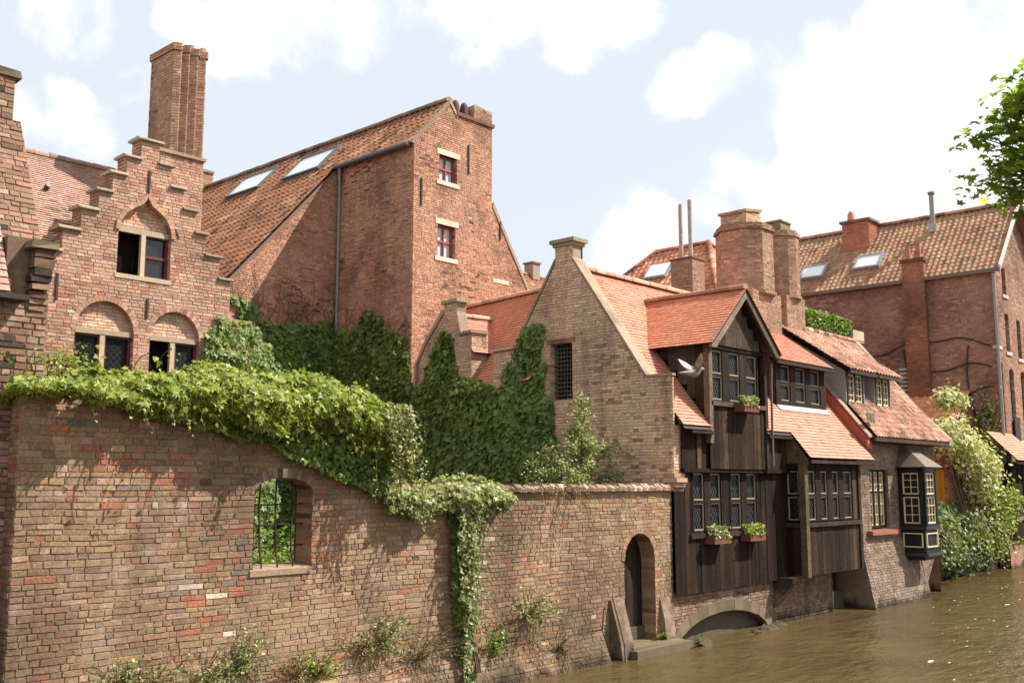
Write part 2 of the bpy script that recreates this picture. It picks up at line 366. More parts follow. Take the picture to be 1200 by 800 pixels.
def plain(name, col, rough=.9, spec=.2):
    m, nt, bs = nodes(name); bs.inputs['Base Color'].default_value = (*col, 1); bs.inputs['Roughness'].default_value = rough; bs.inputs['Specular IOR Level'].default_value = spec; return m
M['feather'] = surface('feathers', .2, 60, srgb(110, 104, 100), .5, 9, .5, .65, bump=.2, rough=.7)
M['dark'] = plain('painted room shade', (.012, .010, .009), 1, 0)
M['painted_sky_glass'] = plain('roof glass with painted sky', (.78, .79, .80), .2, .9)  # near-white base colour stands in for the sky reflected in the panes
def leaded(name, p, lead=(.10, .095, .08), dark=(.010, .011, .012), w=.09, k=1.6, cir=False):
    m, nt, bs = nodes(name); L = nt.links.new
    tc = nt.nodes.new('ShaderNodeTexCoord'); sp = nt.nodes.new('ShaderNodeSeparateXYZ'); L(tc.outputs['Object'], sp.inputs[0])
    h = math_n(nt, 'ADD', sp.outputs[0], sp.outputs[1]); v = math_n(nt, 'DIVIDE', sp.outputs[2], k)
    if not cir:
        a = math_n(nt, 'FRACT', math_n(nt, 'DIVIDE', math_n(nt, 'ADD', h, v), p)); b = math_n(nt, 'FRACT', math_n(nt, 'DIVIDE', math_n(nt, 'SUBTRACT', h, v), p))
        f = math_n(nt, 'LESS_THAN', math_n(nt, 'MINIMUM', a, b), w)
    else:
        a = math_n(nt, 'SUBTRACT', math_n(nt, 'FRACT', math_n(nt, 'DIVIDE', h, p)), .5); b = math_n(nt, 'SUBTRACT', math_n(nt, 'FRACT', math_n(nt, 'DIVIDE', sp.outputs[2], p)), .5)
        r = math_n(nt, 'SQRT', math_n(nt, 'ADD', math_n(nt, 'MULTIPLY', a, a), math_n(nt, 'MULTIPLY', b, b)))
        f = math_n(nt, 'LESS_THAN', math_n(nt, 'ABSOLUTE', math_n(nt, 'SUBTRACT', r, .4)), .06)
    L(mix(nt, f, dark, lead), bs.inputs['Base Color']); L(ramp(nt, f, 0, 1, .12, .6), bs.inputs['Roughness']); bs.inputs['IOR'].default_value = 1.16
    bm = nt.nodes.new('ShaderNodeBump'); bm.inputs['Strength'].default_value = .12; bm.inputs['Distance'].default_value = .02; L(noise(nt, 7, 2), bm.inputs['Height']); L(bm.outputs[0], bs.inputs['Normal'])
    return m
M['leaded'] = leaded('leaded glass', .105)
M['bullseye'] = leaded('bullseye glass', .13, cir=True, lead=(.03, .03, .028))
def glass(name, col=(.015, .017, .02), rough=.06):
    m, nt, bs = nodes(name); L = nt.links.new; bs.inputs['Base Color'].default_value = (*col, 1); bs.inputs['Roughness'].default_value = rough; bs.inputs['Specular IOR Level'].default_value = .6
    bm = nt.nodes.new('ShaderNodeBump'); bm.inputs['Strength'].default_value = .08; bm.inputs['Distance'].default_value = .02; L(noise(nt, 5, 2), bm.inputs['Height']); L(bm.outputs[0], bs.inputs['Normal']); return m
M['glass'] = glass('old window glass')
M['pale_glass'] = glass('curtained window glass', (.56, .57, .58), .15)
def leafmat(name, trans=.35, rough=.45, spec=.4):
    m, nt, bs = nodes(name); L = nt.links.new
    at = nt.nodes.new('ShaderNodeAttribute'); at.attribute_name = 'tint'; c = at.outputs['Color']
    f = noise(nt, 20, 3); vm = nt.nodes.new('ShaderNodeVectorMath'); vm.operation = 'SCALE'; L(c, vm.inputs[0]); L(ramp(nt, f, .3, .7, .8, 1.2), vm.inputs['Scale'])
    L(vm.outputs[0], bs.inputs['Base Color']); bs.inputs['Roughness'].default_value = rough; bs.inputs['Specular IOR Level'].default_value = spec
    tr = nt.nodes.new('ShaderNodeBsdfTranslucent'); L(mix(nt, 1., vm.outputs[0], (1.25, 1.35, .5), 'MULTIPLY'), tr.inputs['Color'])
    ms = nt.nodes.new('ShaderNodeMixShader'); ms.inputs[0].default_value = trans; L(bs.outputs[0], ms.inputs[1]); L(tr.outputs[0], ms.inputs[2])
    L(ms.outputs[0], nt.nodes['Material Output'].inputs[0]); return m
M['leaf'] = leafmat('leaf'); M['thin_leaf'] = leafmat('thin leaf', .58); M['stem'] = surface('stem', .3, 40, (.03, .02, .015), .4, 3., bump=.3)
def watermat():
    m, nt, bs = nodes('canal water'); L = nt.links.new
    tc = nt.nodes.new('ShaderNodeTexCoord').outputs['Object']
    n = noise(nt, .5, 5, .6, tc); n2 = noise(nt, 2.4, 6, .65, tc)
    c = mix(nt, ramp(nt, n, .35, .7), (.078, .051, .020), (.114, .077, .031)); c = mix(nt, ramp(nt, n2, .5, .75, 0, .5), c, (.15, .10, .045))
    L(c, bs.inputs['Base Color']); bs.inputs['Roughness'].default_value = .09; bs.inputs['IOR'].default_value = 1.33; bs.inputs['Specular IOR Level'].default_value = .5
    w1 = noise(nt, 1.6, 3, .55, tc, (1, 1.8, 1)); w2 = noise(nt, 7, 3, .6, tc, (1, 1.6, 1))
    h = math_n(nt, 'ADD', w1, math_n(nt, 'MULTIPLY', w2, .28))
    b = nt.nodes.new('ShaderNodeBump'); b.inputs['Strength'].default_value = .55; b.inputs['Distance'].default_value = .16; L(h, b.inputs['Height']); L(b.outputs[0], bs.inputs['Normal'])
    return m
M['water'] = watermat()
M['earth'] = surface('earth', .3, 6, (.05, .04, .02), .5, .6, bump=.4, bscale=12)

# palettes (weight, colour): base colours of single bricks and tiles
P_GARDEN = [(1.0, srgb(99, 83, 66)), (3, srgb(135, 112, 88)), (3, srgb(147, 118, 92)), (2, srgb(153, 127, 94)), (2.4, srgb(149, 114, 90)), (1.8, srgb(168, 136, 112)), (1.0, srgb(162, 106, 80)), (.35, srgb(173, 106, 78)), (.8, srgb(125, 114, 98)), (.55, srgb(206, 191, 170)), (.6, srgb(78, 67, 55))]
P_GABLE = [(1, srgb(155, 126, 104)), (3, srgb(202, 170, 141)), (3, srgb(210, 180, 151)), (2, srgb(206, 164, 137)), (1, srgb(202, 145, 118)), (1, srgb(222, 203, 175))]
P_PALE = [(1, srgb(138, 106, 88)), (3, srgb(176, 138, 116)), (3, srgb(186, 150, 126)), (2, srgb(180, 132, 108)), (1, srgb(168, 114, 94)), (1, srgb(198, 168, 146))]
P_RED = [(1.2, srgb(113, 86, 72)), (2, srgb(157, 117, 96)), (4, srgb(183, 137, 111)), (4, srgb(189, 146, 118)), (2, srgb(179, 139, 116)), (1, srgb(199, 174, 156)), (.4, srgb(89, 75, 68))]
P_DARK = [(2, srgb(134, 106, 90)), (3, srgb(166, 126, 106)), (3, srgb(178, 136, 114)), (1, srgb(186, 152, 130))]
P_LEFT = [(2, srgb(90, 68, 56)), (3, srgb(126, 98, 80)), (2, srgb(146, 110, 88)), (1, srgb(162, 134, 112)), (1, srgb(62, 52, 46))]
P_CHIM = [(1, srgb(118, 92, 76)), (3, srgb(168, 134, 112)), (3, srgb(178, 144, 122)), (2, srgb(166, 122, 100)), (1, srgb(196, 168, 146))]
T_ORANGE = [(1, srgb(190, 120, 90)), (4, srgb(202, 130, 98)), (4, srgb(206, 136, 104)), (2, srgb(210, 146, 116)), (.3, srgb(160, 104, 80))]
T_PINK = [(1, srgb(190, 124, 100)), (4, srgb(198, 132, 107)), (3, srgb(202, 140, 116)), (.6, srgb(184, 116, 92))]
T_SALMON = [(1, srgb(150, 118, 104)), (4, srgb(168, 134, 118)), (4, srgb(176, 142, 126)), (.6, srgb(132, 104, 92))]
T_BROWN = [(2, srgb(104, 72, 54)), (4, srgb(138, 92, 66)), (3, srgb(152, 106, 78)), (1, srgb(172, 130, 100)), (1, srgb(80, 58, 46))]
T_WEATHER = [(2, srgb(130, 96, 78)), (3, srgb(168, 122, 100)), (3, srgb(182, 138, 116)), (2, srgb(190, 156, 134)), (1, srgb(96, 76, 64))]
T_YELLOW = [(2, srgb(142, 108, 84)), (3, srgb(162, 124, 96)), (2, srgb(170, 136, 104)), (2, srgb(164, 114, 88)), (1, srgb(122, 94, 74))]
T_RUST = [(2, srgb(172, 108, 78)), (4, srgb(190, 124, 92)), (2, srgb(204, 146, 116)), (1, srgb(140, 88, 64))]
W_DARK = [(2, srgb(32, 23, 18)), (3, srgb(39, 28, 21)), (2, srgb(46, 34, 25)), (1, srgb(56, 42, 31))]
W_GREY = [(1, srgb(120, 108, 94)), (1, srgb(136, 124, 108))]
STONE = [(1, srgb(168, 152, 126)), (1, srgb(150, 134, 108)), (1, srgb(182, 166, 140))]
LIME = srgb(178, 164, 144)

X = (1, 0, 0); NY = (0, -1, 0); NX = (-1, 0, 0); DY = (0, -1, 0)
def front(y): return Frame((0, y, 0), X, NY)              # faces the canal; u = x
def side(x): return Frame((x, 0, 0), DY, NX)              # faces -x; u = -y

def window(parent, fr, u0, u1, v0, v1, cols=(.5,), rows=(), d=-.1, mat='wood', col=(.03, .024, .02), fw=.05, mw=.05, th=.06, pane='leaded', inner=None, iw=.022, muntin=None, mcol=None, label=None, skip=(), tw=.06):
    """frame (part) > casement, pane (sub-parts)"""
    us = [u0]+[u0+(u1-u0)*c for c in cols]+[u1]; vs = [v0]+[v0+(v1-v0)*r for r in rows]+[v1]
    mb = MB()
    mb.box(fr, u0-fw, u0, v0-fw, v1+fw, d, d+th, col); mb.box(fr, u1, u1+fw, v0-fw, v1+fw, d, d+th, col)
    mb.box(fr, u0, u1, v1, v1+fw, d, d+th-.003, col); mb.box(fr, u0, u1, v0-fw, v0, d, d+th-.003, col)
    for u in us[1:-1]: mb.box(fr, u-mw/2, u+mw/2, v0, v1, d+.002, d+th-.006, col)
    for v in vs[1:-1]:
        for a, b in zip(us[:-1], us[1:]): mb.box(fr, a+(mw/2 if a > u0 else 0), b-(mw/2 if b < u1 else 0), v-tw/2, v+tw/2, d+.004, d+th-.01, col)
    o = mb.build('window', M[mat], parent)
    if label: o['label'] = label
    pn = MB(); ci = inner if inner is not None else col
    for i in range(len(us)-1):
        for j in range(len(vs)-1):
            a = us[i]+(mw/2 if i else 0)+.003; b = us[i+1]-(mw/2 if i < len(us)-2 else 0)-.003
            e = vs[j]+(tw/2 if j else 0)+.003; f = vs[j+1]-(tw/2 if j < len(vs)-2 else 0)-.003
            jj = d+random.uniform(-.004, .004)
            if (i, j) in skip: continue
            cs = MB()
            if inner is not None:
                cs.box(fr, a, a+iw, e, f, jj, jj+th*.45, ci); cs.box(fr, b-iw, b, e, f, jj, jj+th*.45, ci)
                cs.box(fr, a+iw, b-iw, e, e+iw, jj, jj+th*.45, ci); cs.box(fr, a+iw, b-iw, f-iw, f, jj, jj+th*.45, ci)
            if muntin:
                w = .018
                for k in range(1, muntin[0]): x = a+(b-a)*k/muntin[0]; cs.box(fr, x-w/2, x+w/2, e+iw, f-iw, jj+.002, jj+th*.4, mcol or ci)
                for k in range(1, muntin[1]):
                    y = e+(f-e)*k/muntin[1]; cs.box(fr, a+iw, b-iw, y-w/2, y+w/2, jj+.004, jj+th*.36, mcol or ci)
            if cs.V: cs.build('casement', M['paint'], o)
    pn.box(fr, u0+.002, u1-.002, v0+.002, v1-.002, d-.03, d-.012)
    pn.build('pane', M[pane], o)
    return o
OFFW = srgb(158, 144, 126)

# ------------------------------------------------------------------ ground and water
g = MB(); g.wbox(-2500, 2500, -2500, 2500, -3, -1.6, (.09, .075, .05)); struct(g.build('ground', M['earth']))
w = MB(); a = [(-45, -30), (120, -30), (120, 30), (-45, 30)]; w.poly(Frame((0, 0, 0), X, (0, 0, 1), (0, 1, 0)), a); struct(w.build('canal_water', M['water']))
l = MB(); l.wbox(-60, 33, 12.3, 120, -1.5, .45, (.09, .075, .05)); struct(l.build('garden_ground', M['earth']))
l = MB(); l.wbox(33.1, 47.5, 13.45, 120, -1.5, .9, (.09, .075, .05)); struct(l.build('terrace_ground', M['earth']))
l = MB(); l.wbox(9.3, 110, -30, 1.9, -1.5, 1.0, (.09, .075, .05)); struct(l.build('far_bank', M['earth']))

# ------------------------------------------------------------------ garden wall
def garden_wall():
    t = thing('garden_wall', 'long weathered brick garden wall with a barred window and an arched water door', 'wall', (11, 12.2, 0))
    fr = front(12.04); mb = MB(); bl_, bh_ = .228, .0725
    win = [(7.95, 2.10), (8.90, 2.10), (8.90, 3.17)]+arc(8.425, 3.17, .475, .20, 12, 168, 8)+[(7.95, 3.17)]
    door = [(16.38, .16), (17.40, .16), (17.40, 1.78)]+arc(16.89, 1.78, .51, .52, 8, 172, 10)+[(16.38, 1.78)]
    pts = [(4.79, .55), (18.06, .55), (18.06, 3.12), (10.62, 3.14), (10.35, 3.3), (9.95, 3.75), (9.4, 4.1), (8.8, 4.25), (4.79, 4.3)]
    d2 = [(16.38, .55), (17.40, .55)]+door[2:]
    pts = [(4.79, .55), (16.38, .55)]+[p for p in reversed(d2[2:])]+[(17.40, .55)]+pts[1:]
    bricks(mb, fr, pts, [win], bl_, bh_, P_GARDEN, srgb(142, 122, 100), .010, .009, .006, 1., 3, 1.1, wob=.035)
    reveal(mb, fr, win, .36, P_GARDEN); reveal(mb, fr, door, .42, P_GARDEN)
    low = [(15.6, -.4), (16.38, -.4), (16.38, .55), (15.6, .55)]
    bricks(mb, fr, low, (), bl_, bh_, P_GARDEN, srgb(142, 122, 100), .010, .009, .006, .9, 4); bricks(mb, fr, [(17.40, -.4), (18.06, -.4), (18.06, .55), (17.40, .55)], (), bl_, bh_, P_GARDEN, srgb(142, 122, 100), .010, .009, .006, .9, 5)
    # battered foot of the wall: leans out towards the water
    f2 = Frame((0, 12.0, .99), X, (0, -1.3, .62), (0, -.62, -1.3)); bricks(mb, Frame((0, 11.62, -.4), X, (0, -.95, .40), (0, .40, .95)), [(4.79, 0), (15.6, 0), (15.6, 1.03), (4.79, 1.03)], (), bl_, bh_, P_GARDEN, srgb(142, 122, 100), .010, .010, .007, 1., 6)
    # core behind the faces
    dk = srgb(120, 98, 78)
    bk = [(4.79, 4.3), (4.79, -.4), (18.06, -.4), (18.06, 3.12)]+pts[-6:-1]
    full = [(4.79, -.4), (15.9, -.4), (18.06, -.4), (18.06, 3.12), (10.62, 3.14), (10.35, 3.3), (9.95, 3.75), (9.4, 4.1), (8.8, 4.25), (4.79, 4.3)]
    mb.poly(fr, [p for p in full if p[0] != 15.9], [win, door], -.40, dk)
    top = full[3:]
    for (a, b) in zip(top[:-1], top[1:]):
        mb.add(np.concatenate([fr([a[0], b[0]], [a[1], b[1]], 0), fr([b[0], a[0]], [b[1], a[1]], -.40)]), [(0, 1, 2, 3)], dk)
    bricks(mb, Frame((4.79, 0, 0), DY, NX), [(-12.44, -.4), (-12.04, -.4), (-12.04, 4.3), (-12.44, 4.3)], (), bl_, bh_, P_GARDEN, srgb(142, 122, 100), .010, .009, .006, .8, 9)
    mb.add([(18.05, 12.04, -.4), (18.05, 12.44, -.4), (18.05, 12.44, 3.12), (18.05, 12.04, 3.12)], [(0, 1, 2, 3)], dk)
    arch_blocks(mb, fr, arc(8.425, 3.17, .475, .2, 12, 168, 10), -.13, .0, .018, P_GARDEN, .075)
    arch_blocks(mb, fr, arc(16.89, 1.78, .51, .52, 0, 180, 14), -.11, .0, .018, P_GARDEN, .07)
    mb.build('wall', M['garden_brick'], t)
    # brick-on-edge coping of the low stretch
    cp = MB(); u = 10.5
    while u < 18.0:
        wd = random.uniform(.055, .085); z = 3.13+random.uniform(-.006, .012); h = random.uniform(.10, .145)
        col = pick(P_GARDEN, 1)[0]*1.1
        prof = [(.09, 0), (.10, h*.55), (.04, h), (-.32, h*1.05), (-.44, h*.6), (-.44, 0)]
        p = np.array([(u+.004+random.uniform(-.004, .004), 12.04-d, z+v) for d, v in prof]+[(u+wd-.004, 12.04-d+random.uniform(-.004, .004), z+v) for d, v in prof])
        k = len(prof); cp.add(p, [(i, (i+1) % k, k+(i+1) % k, k+i) for i in range(k)], col); cp.add(p[:k], [tuple(range(k))], col); cp.add(p[k:], [tuple(range(k))], col)
        u += wd
    cp.wbox(10.5, 18.0, 12.03, 12.44, 3.11, 3.135, srgb(130, 112, 90))
    cp.build('coping', M['garden_brick'], t)
    si = MB(); si.prism(Frame((7.9, 12.04, 2.10), DY, NX), [(-.38, .0), (-.38, .07), (.0, .035), (.03, .02), (.03, -.06), (0, -.06)], 0, -1.0, srgb(150, 126, 104)); si.build('window_sill', M['stone'], t)
    gr = MB()
    fg = front(12.24)
    for k, v in enumerate((2.42, 2.72, 3.0)): gr.tube(fg(np.array([7.9, 8.3, 8.95]), np.array([v, v-.008, v+.006]), np.array([0, .012, 0])), .013, (.03, .022, .018))
    for u in (8.16, 8.42, 8.68):
        j = random.uniform(-.02, .02); gr.tube(fg(np.array([u, u+j, u, u-.01, u-.03, u-.05]), np.array([3.36, 3.0, 2.6, 2.35, 2.2, 2.02]), np.array([.02, .02, .025, .06, .14, .17])), .013, (.03, .022, .018))
    gr.build('window_grille', M['iron'], t)
    dr = MB(); fd = front(12.36); boards(dr, fd, [(16.4, .17), (17.38, .17), (17.38, 1.78)]+arc(16.89, 1.78, .49, .5, 8, 172, 10)+[(16.4, 1.78)], (), .16, [(1, srgb(50, 40, 34)), (1, srgb(40, 32, 28))], .02)
    d_ = dr.build('door', M['wood'], t)
    hd = MB(); hd.tube(fd(np.array([16.52, 16.52]), np.array([.95, 1.08]), np.array([.05, .05])), .012, (.02, .02, .02)); hd.build('handle', M['iron'], d_)
    st = MB(); st.wbox(16.1, 18.0, 11.55, 12.45, -.4, .15, srgb(104, 90, 70), 0, .02); st.wbox(16.2, 17.9, 11.7, 12.4, .15, .19, srgb(112, 98, 76), 0, .015); st.build('doorstep', M['stone'], t)
    pr = MB(); fp = Frame((15.86, 12.04, 0), DY, NX)
    pr.prism(fp, [(-.05, -.4), (.36, -.4), (.28, .3), (.06, 1.08), (-.05, 1.12)], 0, -.40, srgb(104, 85, 68)); pr.build('buttress', M['gable_brick'], t)
    pr = MB(); fp = Frame((17.55, 12.04, 0), DY, NX); pr.prism(fp, [(-.05, -.3), (.22, -.3), (.12, .6), (.02, 1.0), (-.05, 1.0)], 0, -.34, srgb(112, 92, 74)); pr.build('buttress', M['gable_brick'], t)
    ip = MB(); ip.tube([(15.84, 11.62, -.3), (15.84, 11.66, .3), (15.83, 11.8, .8), (15.83, 11.92, 1.15)], .022, (.16, .14, .12)); ip.build('iron_rail', M['iron'], t)
    return t
garden_wall()

# ------------------------------------------------------------------ house at the left edge of the view
def left_house():
    t = thing('gabled_house', 'dark stained brick house at the left edge, with mossy kneeler and steep parapet', 'house', (3.5, 14, 0))
    mb = MB(); fr = front(12.3)
    bricks(mb, fr, [(-1, -.4), (5.12, -.4), (5.12, 5.5), (-1, 5.5)], (), .24, .078, P_LEFT, srgb(110, 92, 76), .012, .014, .006, .8, 21)
    gp = [(-17, -.4), (-12.3, -.4), (-12.3, 5.5), (-13.45, 7.9), (-15, 8.0), (-17, 5.5)]
    bricks(mb, Frame((5.12, 0, 0), (0, 1, 0), (1, 0, 0)), [(12.3, -.4), (17, -.4), (17, 5.5), (13.45, 7.9), (12.3, 5.5)], (), .24, .078, P_LEFT, srgb(110, 92, 76), .012, .012, .005, .8, 22)
    mb.add([(-1, 12.3, -.4), (-1, 17, -.4), (-1, 17, 5.5), (-1, 12.3, 5.5)], [(0, 1, 2, 3)], srgb(110, 92, 76)); mb.add([(-1, 17, -.4), (5.1, 17, -.4), (5.1, 17, 5.5), (-1, 17, 5.5)], [(0, 1, 2, 3)], srgb(110, 92, 76))
    mb.build('wall', M['gable_brick'], t)
    # raking parapet
    pm = MB(); Vv = np.array([0, .92, 1.80]); Vv /= np.linalg.norm(Vv); Nn = np.cross((1, 0, 0), Vv)
    fr2 = Frame((4.62, 12.52, 6.1), X, Nn, Vv)
    bricks(pm, fr2, [(0, 0), (.50, 0), (.50, 2.15), (0, 2.15)], (), .2, .085, P_LEFT, srgb(150, 130, 110), .010, .012, .005, .7, 23)
    pm.prism(Frame((4.62, 0, 0), DY, NX), [(-12.52, 6.1), (-13.5, 8.0), (-13.9, 8.0), (-13.0, 5.9)], 0, -.50, srgb(140, 116, 98))
    pm.wbox(4.62, 5.10, 12.32, 13.0, 5.3, 6.2, srgb(110, 88, 72)); pm.build('parapet', M['pale_brick'], t)
    st = MB(); st.wbox(4.66, 5.06, 13.40, 14.05, 8.56, 8.66, srgb(104, 92, 68), 0, .025)
    bricks(st, front(13.45), [(4.72, 7.9), (5.0, 7.9), (5.0, 8.56), (4.72, 8.56)], (), .2, .08, P_LEFT, MORTAR, .01, .012, .005, .8, 24)
    bricks(st, side(4.72), [(-14.0, 7.7), (-13.45, 7.7), (-13.45, 8.56), (-14.0, 8.56)], (), .2, .08, P_LEFT, MORTAR, .01, .012, .005, .8, 25)
    st.wbox(4.73, 4.99, 13.46, 14.0, 7.7, 8.56, srgb(120, 100, 84)); st.build('parapet_end_stack', M['stone'], t)
    kn = MB()
    for k, (z0, z1, p) in enumerate(((5.32, 5.40, .03), (5.40, 5.48, .06), (5.48, 5.57, .09), (5.57, 5.66, .12), (5.66, 5.75, .13), (5.75, 5.84, .15), (5.84, 5.95, .16), (5.95, 6.06, .17))):
        kn.wbox(4.86+random.uniform(0, .03), 5.10+random.uniform(-.02, .02), 12.3-p, 12.6, z0+.004, z1-.004, pick(P_LEFT, 1)[0]*.9, 0, .012)
    kn.wbox(4.82, 5.14, 12.09, 12.62, 6.06, 6.15, srgb(118, 106, 80), 0, .022); kn.build('kneeler', M['stone'], t)
    rf = MB(); fR = Frame((-1, 12.1, 5.48), X, Nn, Vv); tiles(rf, fR, [(0, 0), (5.60, 0), (5.60, 3.05), (0, 3.05)], (), .15, .10, T_SALMON, .016, seed=31)
    rf.wbox(-1, 4.8, 12.02, 12.3, 5.40, 5.46, (.05, .04, .03)); rf.add([(-1, 13.6, 8.2), (4.8, 13.6, 8.2), (4.8, 17, 5.5), (-1, 17, 5.5)], [(0, 1, 2, 3)], srgb(150, 110, 90)); rf.build('roof', M['old_tile'], t)
left_house()

# ------------------------------------------------------------------ stepped gable house
def stepped_house():
    Y0 = 19.0
    t = thing('stepped_gable_house', 'pale brick house with a stepped gable, an ogee window and a tall ribbed chimney', 'house', (9.8, 19.5, 0))
    fr = front(Y0)
    st = [(7.8, 7.62), (8.1, 7.62), (8.1, 8.08), (8.43, 8.08), (8.43, 8.54), (8.76, 8.54), (8.76, 8.96), (9.02, 8.96), (9.02, 9.37), (9.29, 9.37), (9.29, 9.77), (9.58, 9.77), (9.58, 10.2), (9.98, 10.2), (9.98, 9.77), (10.26, 9.77), (10.26, 9.35), (10.57, 9.35), (10.57, 8.93), (10.86, 8.93), (10.86, 8.48), (11.12, 8.48), (11.12, 8.04), (11.46, 8.04), (11.46, 7.58), (11.75, 7.58)]
    pts = [(7.8, .5), (11.75, .5)]+list(reversed(st))
    og = [(9.20, 7.36), (10.32, 7.36), (10.32, 8.25), (10.29, 8.45), (10.18, 8.64), (10.0, 8.78), (9.86, 8.86), (9.77, 9.02), (9.68, 8.86), (9.53, 8.78), (9.35, 8.64), (9.23, 8.45), (9.20, 8.25)]
    A1 = [(8.45, 4.4), (9.62, 4.4), (9.62, 6.2)]+arc(9.035, 6.2, .585, .6, 10, 170, 10)+[(8.45, 6.2)]
    A2 = [(9.97, 4.4), (11.06, 4.4), (11.06, 6.2)]+arc(10.515, 6.2, .545, .57, 10, 170, 10)+[(9.97, 6.2)]
    mb = MB(); bricks(mb, fr, pts, [og, A1, A2], .2, .068, P_PALE, srgb(196, 172, 148), .010, .012, .004, .45, 41)
    for h in (og, A1, A2): reveal(mb, fr, h, .13, P_PALE)
    fb = front(Y0+.13)
    bricks(mb, fb, [(9.2, 8.33), (10.32, 8.33), (10.32, 8.7), (9.77, 9.02), (9.2, 8.7)], (), .2, .068, P_GABLE, srgb(176, 156, 130), .01, .01, .004, .5, 42)
    bricks(mb, fb, [(8.45, 6.22), (9.62, 6.22), (9.62, 6.9), (8.45, 6.9)], (), .2, .068, P_GABLE, srgb(176, 156, 130), .01, .01, .004, .5, 43)
    bricks(mb, fb, [(9.97, 6.18), (11.06, 6.18), (11.06, 6.9), (9.97, 6.9)], (), .2, .068, P_GABLE, srgb(176, 156, 130), .01, .01, .004, .5, 44)
    dk = srgb(160, 122, 100)
    a = np.array(st)          # the gable is a slab with thickness
    for p, q in zip(st[:-1], st[1:]):
        mb.add(np.concatenate([fr([p[0], q[0]], [p[1], q[1]], 0), fr([q[0], p[0]], [q[1], p[1]], -.38)]), [(0, 1, 2, 3)], dk)
    mb.poly(fr, pts, [og, A1, A2], -.38, dk)
    bricks(mb, side(7.8), [(-19.4, 3), (-19, 3), (-19, 7.62), (-19.4, 7.62)], (), .2, .068, P_PALE, MORTAR, .01, .01, .004, .5, 45)
    for i, u in ((1, 8.1), (3, 8.43), (5, 8.76), (7, 9.02), (9, 9.29), (11, 9.58)):
        z = st[i][1]; z1 = z+.43; bricks(mb, side(u), [(-19.38, z), (-19, z), (-19, z1), (-19.38, z1)], (), .2, .068, P_PALE, MORTAR, .01, .008, .003, .4, 46+i)
    mb.wbox(-1, 7.8, Y0+.05, 23, .5, 7.3, dk); mb.add([(11.74, 19, .5), (11.74, 26.5, .5), (11.74, 26.5, 7.4), (11.74, 22.8, 10.5), (11.74, 19, 7.4)], [(0, 1, 2, 3, 4)], dk); mb.add([(-1, 26.5, .5), (11.74, 26.5, .5), (11.74, 26.5, 7.4), (-1, 26.5, 7.4)], [(0, 1, 2, 3)], dk)
    mb.build('wall', M['pale_brick'], t)
    xs = [(7.74, 8.12), (8.0, 8.46), (8.36, 8.79), (8.69, 9.05), (8.95, 9.32), (9.22, 9.61), (9.50, 10.06), (9.96, 10.32), (10.24, 10.63), (10.55, 10.92), (10.84, 11.18), (11.10, 11.52), (11.44, 11.80)]
    zs = [7.62, 8.08, 8.54, 8.96, 9.37, 9.77, 10.2, 9.77, 9.35, 8.93, 8.48, 8.04, 7.58]
    for (a, b), z in zip(xs, zs):
        cp = MB(); cp.prism(Frame((a, 0, z), DY, NX), [(-19.42, .0), (-19.42, .05), (-19.0, .07), (-18.92, .03), (-18.92, .0)], 0, -(b-a), pick(STONE, 1)[0]*.8); cp.build('coping_stone', M['stone'], t)
    ol = MB(); arch_blocks(ol, fr, og[2:], -.085, .0, .055, [(1, srgb(190, 150, 122)), (1, srgb(176, 138, 112))], .10)
    ol.tube(fr(np.array([10.38, 10.42, 10.5]), np.array([8.5, 8.45, 8.3]), .02), .012, (.03, .025, .02)); ol.build('arch_moulding', M['pale_brick'], t)
    for k, (c, rx, ry) in enumerate(((9.035, .585, .6), (10.515, .545, .57))):
        ar = MB(); arch_blocks(ar, fr, arc(c, 6.2, rx, ry, 0, 180, 16), -.10, .0, .02, P_PALE, .07); ar.build('window_arch', M['pale_brick'], t)
    def stone(nm, *b):
        q = MB(); q.box(fr, *b[:6], b[6]); return q.build(nm, M['clean_stone'], t)
    stone('window_sill', 9.16, 10.36, 7.30, 7.39, -.13, .03, srgb(176, 158, 132)); stone('lintel', 9.21, 10.31, 8.25, 8.36, -.13, -.04, srgb(168, 150, 126)); stone('mullion', 9.71, 9.80, 7.39, 8.25, -.13, -.04, srgb(186, 168, 142))
    for (a, b, c) in ((8.47, 9.60, 9.02), (9.99, 11.04, 10.5)):
        stone('lintel', a, b, 6.14, 6.24, -.13, -.04, srgb(160, 140, 116)); stone('mullion', c-.05, c+.05, 4.4, 6.14, -.13, -.05, srgb(180, 160, 134))
    red = srgb(96, 42, 34)
    for q in ((9.2, 10.31, 7.30, 8.36), (9.97, 10.46, 4.4, 6.15)): bk = MB(); bk.box(fr, *q, -.32, -.30); bk.build('dark_room_sheet', M['dark'], t)  # near-black sheets paint in the unlit room behind the openings
    window(t, fr, 9.84, 10.26, 7.43, 8.22, (), (.5,), -.13, 'paint', red, .035, .035, .05, 'glass')
    window(t, fr, 8.50, 8.94, 4.6, 6.10, (), (.52,), -.13, 'paint', red, .035, .035, .05, 'bullseye')
    window(t, fr, 9.10, 9.56, 4.6, 6.10, (), (.52,), -.13, 'paint', red, .035, .035, .05, 'bullseye')
    window(t, fr, 10.59, 11.0, 4.6, 6.10, (), (.52,), -.13, 'paint', red, .035, .035, .05, 'bullseye')
    for u, v, h in ((8.05, 6.95, .5), (9.87, 6.75, .4), (9.78, 9.35, .48)):
        an = MB(); an.box(fr, u-.02, u+.02, v-h/2, v+h/2, .012, .045, (.05, .04, .035)); an.build('wall_anchor', M['iron'], t)
    # roof behind the gable
    rf = MB(); Vv = np.array([0, 3.8, 3.2]); Lr = np.linalg.norm(Vv); Vv /= Lr
